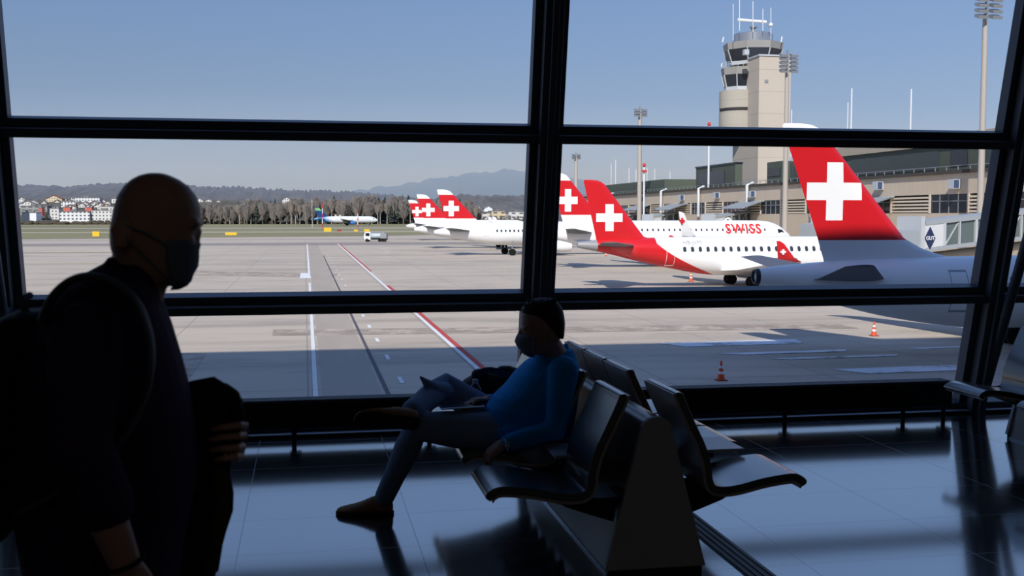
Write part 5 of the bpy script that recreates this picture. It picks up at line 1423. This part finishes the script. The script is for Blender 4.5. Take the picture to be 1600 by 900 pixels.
# ---------------------------------------------------------------- man on the bench
def sitting_man():
    Y = 5.46
    R = thing('person', 'masked person in a blue sweater sitting cross-legged on the bench', 'person', (1.1, Y, .0))
    Yh = 5.38
    head = [(471.5, 838, 856, .022), (475, 828, 865, .045), (482, 819, 871, .062), (491, 815, 875, .073), (502, 814, 877, .078), (512, 814, 877, .079), (521, 815, 876, .077), (530, 815, 874, .073), (538, 816, 871, .068), (545, 818, 865, .058), (550, 821, 857, .048), (554, 826, 846, .032)]
    Rf = [(a, c, b, d) for a, b, c, d in head]
    body = MB(); body.rings(sect(Rf, Yh))
    body.tube([W(869, 566, Y - .02), W(862, 546, Yh + .03), W(853, 530, Yh)], [(.07, .072), (.062, .064), (.056, .058)], 16, (1, 0, 0))
    torso = [(546, 895, 846, .07), (556, 898, 834, .115), (567, 902, 820, .17), (582, 905, 805, .20), (600, 905, 791, .21), (617, 902, 772, .21), (634, 900, 760, .205), (650, 897, 757, .20), (667, 893, 764, .195), (684, 890, 778, .19), (700, 886, 800, .18), (712, 880, 815, .15)]
    body.rings(sect(torso[2:], Y, grow=-.025))
    for s in (-1, 1):
        e = W(857, 523, Yh); body.ball((e.x, Yh + s * .078, e.z), (.018, .009, .031), 12)
        b = W(818, 511, Yh); body.ball((b.x, Yh + s * .031, b.z), (.012, .024, .008), 10)
    nb, nt_ = W(815, 515, Yh), W(809, 531, Yh); body.tube([(nb.x, Yh, nb.z), (nt_.x, Yh, nt_.z)], [.010, .015], 10, (1, 0, 0))
    # near (left) arm
    Yn = 5.24
    sh, el, wr = W(880, 580, Yn + .03), W(866, 672, Yn - .03), W(788, 693, Yn - .02)
    body.tube([sh, sh.lerp(el, .5), el, el.lerp(wr, .5), wr], [.05, .047, .042, .038, .028], 14, (0, 1, 0))
    hand(body, wr, W(757, 708, Yn) - wr + Vector((0, 0.0, -.02)), (-.2, .5, -1), .178, (.45, .6, .5), -1)
    Yf = 5.72
    shf, elf, wrf = W(862, 580, Yf - .06), W(812, 655, Yf + .03), W(762, 625, 5.60)
    body.tube([shf, shf.lerp(elf, .5), elf, elf.lerp(wrf, .5), wrf], [.05, .047, .042, .038, .028], 14, (0, 1, 0))
    hand(body, wrf, W(722, 626, 5.52) - wrf, (-.1, -.35, -1), .178, (.35, .5, .45), -1)
    # near leg on the floor, far leg crossed over it
    hn, kn, an = W(848, 680, 5.36), W(652, 667, 5.50), W(602, 774, 5.77)
    hf, kf, af = W(848, 702, 5.58), W(692, 603, 5.84), W(640, 645, 5.44)
    body.tube([hn, hn.lerp(kn, .5), kn, kn.lerp(an, .35), an], [.085, .075, .055, .052, .036], 16, (0, 1, 0))
    body.tube([hf, hf.lerp(kf, .5), kf, kf.lerp(af, .4), af], [.085, .075, .055, .05, .036], 16, (0, 1, 0))
    remesh(body, 'body', .0042, SKIN, R, 2)
    for s in (-1, 1):
        e = W(819, 515, Yh); MB().ball((e.x + .006, Yh + s * .03, e.z), .012, 12).build('eye', bpy.data.materials['eye_white'], R, smooth=180)
    # hair
    hr = MB()
    hr.rings(sect([(465.5, 860, 842, .02), (469, 868, 828, .045), (475, 874, 820, .063), (482, 878, 815, .074), (489, 880, 816, .080), (496, 881, 828, .083), (505, 882, 838, .084), (514, 881, 850, .083), (522, 880, 862, .076), (528, 879, 868, .06)], Yh))
    r_ = random.Random(3)
    for k in range(90):
        px = r_.uniform(822, 876); a = W(px, r_.uniform(468, 480), Yh + r_.uniform(-.06, .06)); hr.tube([a, a + Vector((r_.uniform(-.03, .01), r_.uniform(-.012, .012), r_.uniform(.004, .016)))], [.006, .003], 6)
    remesh(hr, 'hair', .005, HAIR, R, 1)
    # sweater
    ju = MB(); ju.rings(sect(torso, Y))
    ju.tube([sh, sh.lerp(el, .5), el, el.lerp(wr, .55), el.lerp(wr, .93)], [.078, .069, .062, .05, .040], 16, (0, 1, 0))
    ju.tube([shf, shf.lerp(elf, .5), elf, elf.lerp(wrf, .55), elf.lerp(wrf, .93)], [.078, .069, .062, .05, .040], 16, (0, 1, 0))
    ju.tube([W(884, 541, Y), W(862, 553, Y - .085), W(838, 560, Y - .03), W(836, 560, Y + .05), W(862, 553, Y + .085), W(884, 541, Y)], .016, 10)
    for k in range(5):
        ju.tube([W(880 - k * 8, 640 + k * 9, Yn - .02 + .0), W(830, 668 + k * 6, 5.27), W(780, 672 + k * 3, 5.3)], .012, 8)
    remesh(ju, 'sweater', .006, BLUE, R, 4)
    # jeans
    tr = MB()
    tr.rings(sect([(676, 893, 790, .185), (690, 892, 776, .195), (704, 888, 780, .195), (716, 880, 790, .18), (722, 872, 800, .15)], Y))
    tr.tube([hn, hn.lerp(kn, .35), hn.lerp(kn, .7), kn, kn.lerp(an, .3), kn.lerp(an, .7), an + (an - kn) * .02], [(.105, .098), (.098, .105), (.086, .095), (.074, .078), (.068, .070), (.056, .058), (.052, .054)], 18, (0, 0, 1), True)
    tr.tube([hf, hf.lerp(kf, .35), hf.lerp(kf, .7), kf, kf.lerp(af, .3), kf.lerp(af, .7), kf.lerp(af, .93)], [.105, .098, .085, .074, .068, .058, .056], 18, (0, 0, 1), True)
    tr.tube([W(694, 612, 5.74), W(676, 606, 5.66), W(666, 598, 5.63), W(657, 589, 5.62)], [.05, .036, .022, .007], 10)
    remesh(tr, 'jeans', .006, DENIM, R, 4)
    # shoes
    hl, toe = GP(613, 813, .0), GP(527, 809, 0.0); hl.y, toe.y = 5.72, 5.70
    shoe((W(614, 812, 5.80).x, 5.80, 0), (W(527, 806, 5.85).x, 5.85, 0), (0, 0, 1), R, .052)
    shoe(W(654, 664, 5.38), W(556, 656, 5.34), (-.10, .80, .58), R, .056)
    mask_shell([(521, 845, 811, .085), (526, 845, 807, .085), (532, 845, 806, .082), (539, 844, 808, .078), (546, 842, 813, .069), (552, 840, 819, .058), (556, 838, 825, .044)], Yh, MASKG, R, lambda s: Vector((W(856, 514, Yh).x, Yh + s * .084, W(856, 514, Yh).z)))
    ax = (wr - el).normalized(); u = Vector((0, 1, 0)); v = ax.cross(u).normalized(); u = v.cross(ax); c = el.lerp(wr, .97)
    MB().tube([c + (u * cos(2 * pi * k / 20) * .031 + v * sin(2 * pi * k / 20) * .032) for k in range(21)], [(.010, .004)] * 21, 8, ax, False).box(c.x - .013, c.x + .013, c.y - .039, c.y - .031, c.z - .013, c.z + .013).build('wrist_watch', M['chrome'], R, smooth=60)
    return R
sitting_man()

tb = thing('tablet', 'thin silver tablet lying on the thigh of the seated person', 'tablet', (.78, 5.47, .62))
a, b = W(689, 640, 5.45), W(757, 636, 5.45); n_ = Vector((0, 1, -.03)).normalized(); up = Vector((0, .03, 1))
mb = MB(); mb.hexa([a - n_ * .02, b - n_ * .02, b + n_ * .14, a + n_ * .14, a - n_ * .02 + up * .008, b - n_ * .02 + up * .008, b + n_ * .14 + up * .008, a + n_ * .14 + up * .008]); mb.build('body', M['chrome'], tb, bevel=.003)
mb = MB(); q = lambda p, f, g: p + n_ * g + up * f
mb.hexa([q(a.lerp(b, .05), .008, -.012), q(a.lerp(b, .95), .008, -.012), q(a.lerp(b, .95), .008, .132), q(a.lerp(b, .05), .008, .132), q(a.lerp(b, .05), .0095, -.012), q(a.lerp(b, .95), .0095, -.012), q(a.lerp(b, .95), .0095, .132), q(a.lerp(b, .05), .0095, .132)]); mb.build('screen', PGL, tb)

bg = thing('shoulder_bag', 'soft black bag slumped on the seat beyond the seated person', 'bag', (.98, 5.98, .4))
mb = MB(); mb.rings(sect([(574, 806, 786, .03), (578, 812, 757, .06), (584, 816, 740, .10), (594, 818, 724, .13), (608, 818, 717, .15), (628, 816, 716, .16), (650, 812, 720, .16), (664, 806, 728, .14), (672, 796, 740, .10)], 6.0, p=2.4))
mb.ball(W(750, 584, 5.95), (.05, .06, .03), 10); mb.ball(W(790, 579, 5.98), (.06, .05, .03), 10)
remesh(mb, 'bag_body', .008, NYL, bg, 4)
cp = curve_pts([W(742, 586, 5.86), W(762, 578, 5.85), W(782, 582, 5.85), W(806, 594, 5.84), W(800, 612, 5.84)], 4)
MB().tube(cp, [(.016, .005)] * len(cp), 8, (0, 1, 0)).build('carry_strap', STRAP, bg, smooth=60)
bo = thing('water_bottle', 'small clear water bottle standing in front of the black bag', 'bottle', (.86, 5.8, .5))
c = W(743, 650, 5.80); zt = W(743, 593, 5.8).z
MB().lathe([(.030, 0), (.032, .01), (.032, (zt - c.z) * .55), (.029, (zt - c.z) * .62), (.031, (zt - c.z) * .7), (.026, (zt - c.z) * .82), (.0135, (zt - c.z) * .9), (.0135, zt - c.z - .02)], (c.x, 5.8, c.z), 24).build('bottle_body', PLAST, bo, smooth=50)
MB().lathe([(.0155, zt - c.z - .022), (.0155, zt - c.z), (.012, zt - c.z + .002)], (c.x, 5.8, c.z), 20).build('screw_cap', plain('bottle_cap', (170, 180, 190), .4), bo, smooth=50)
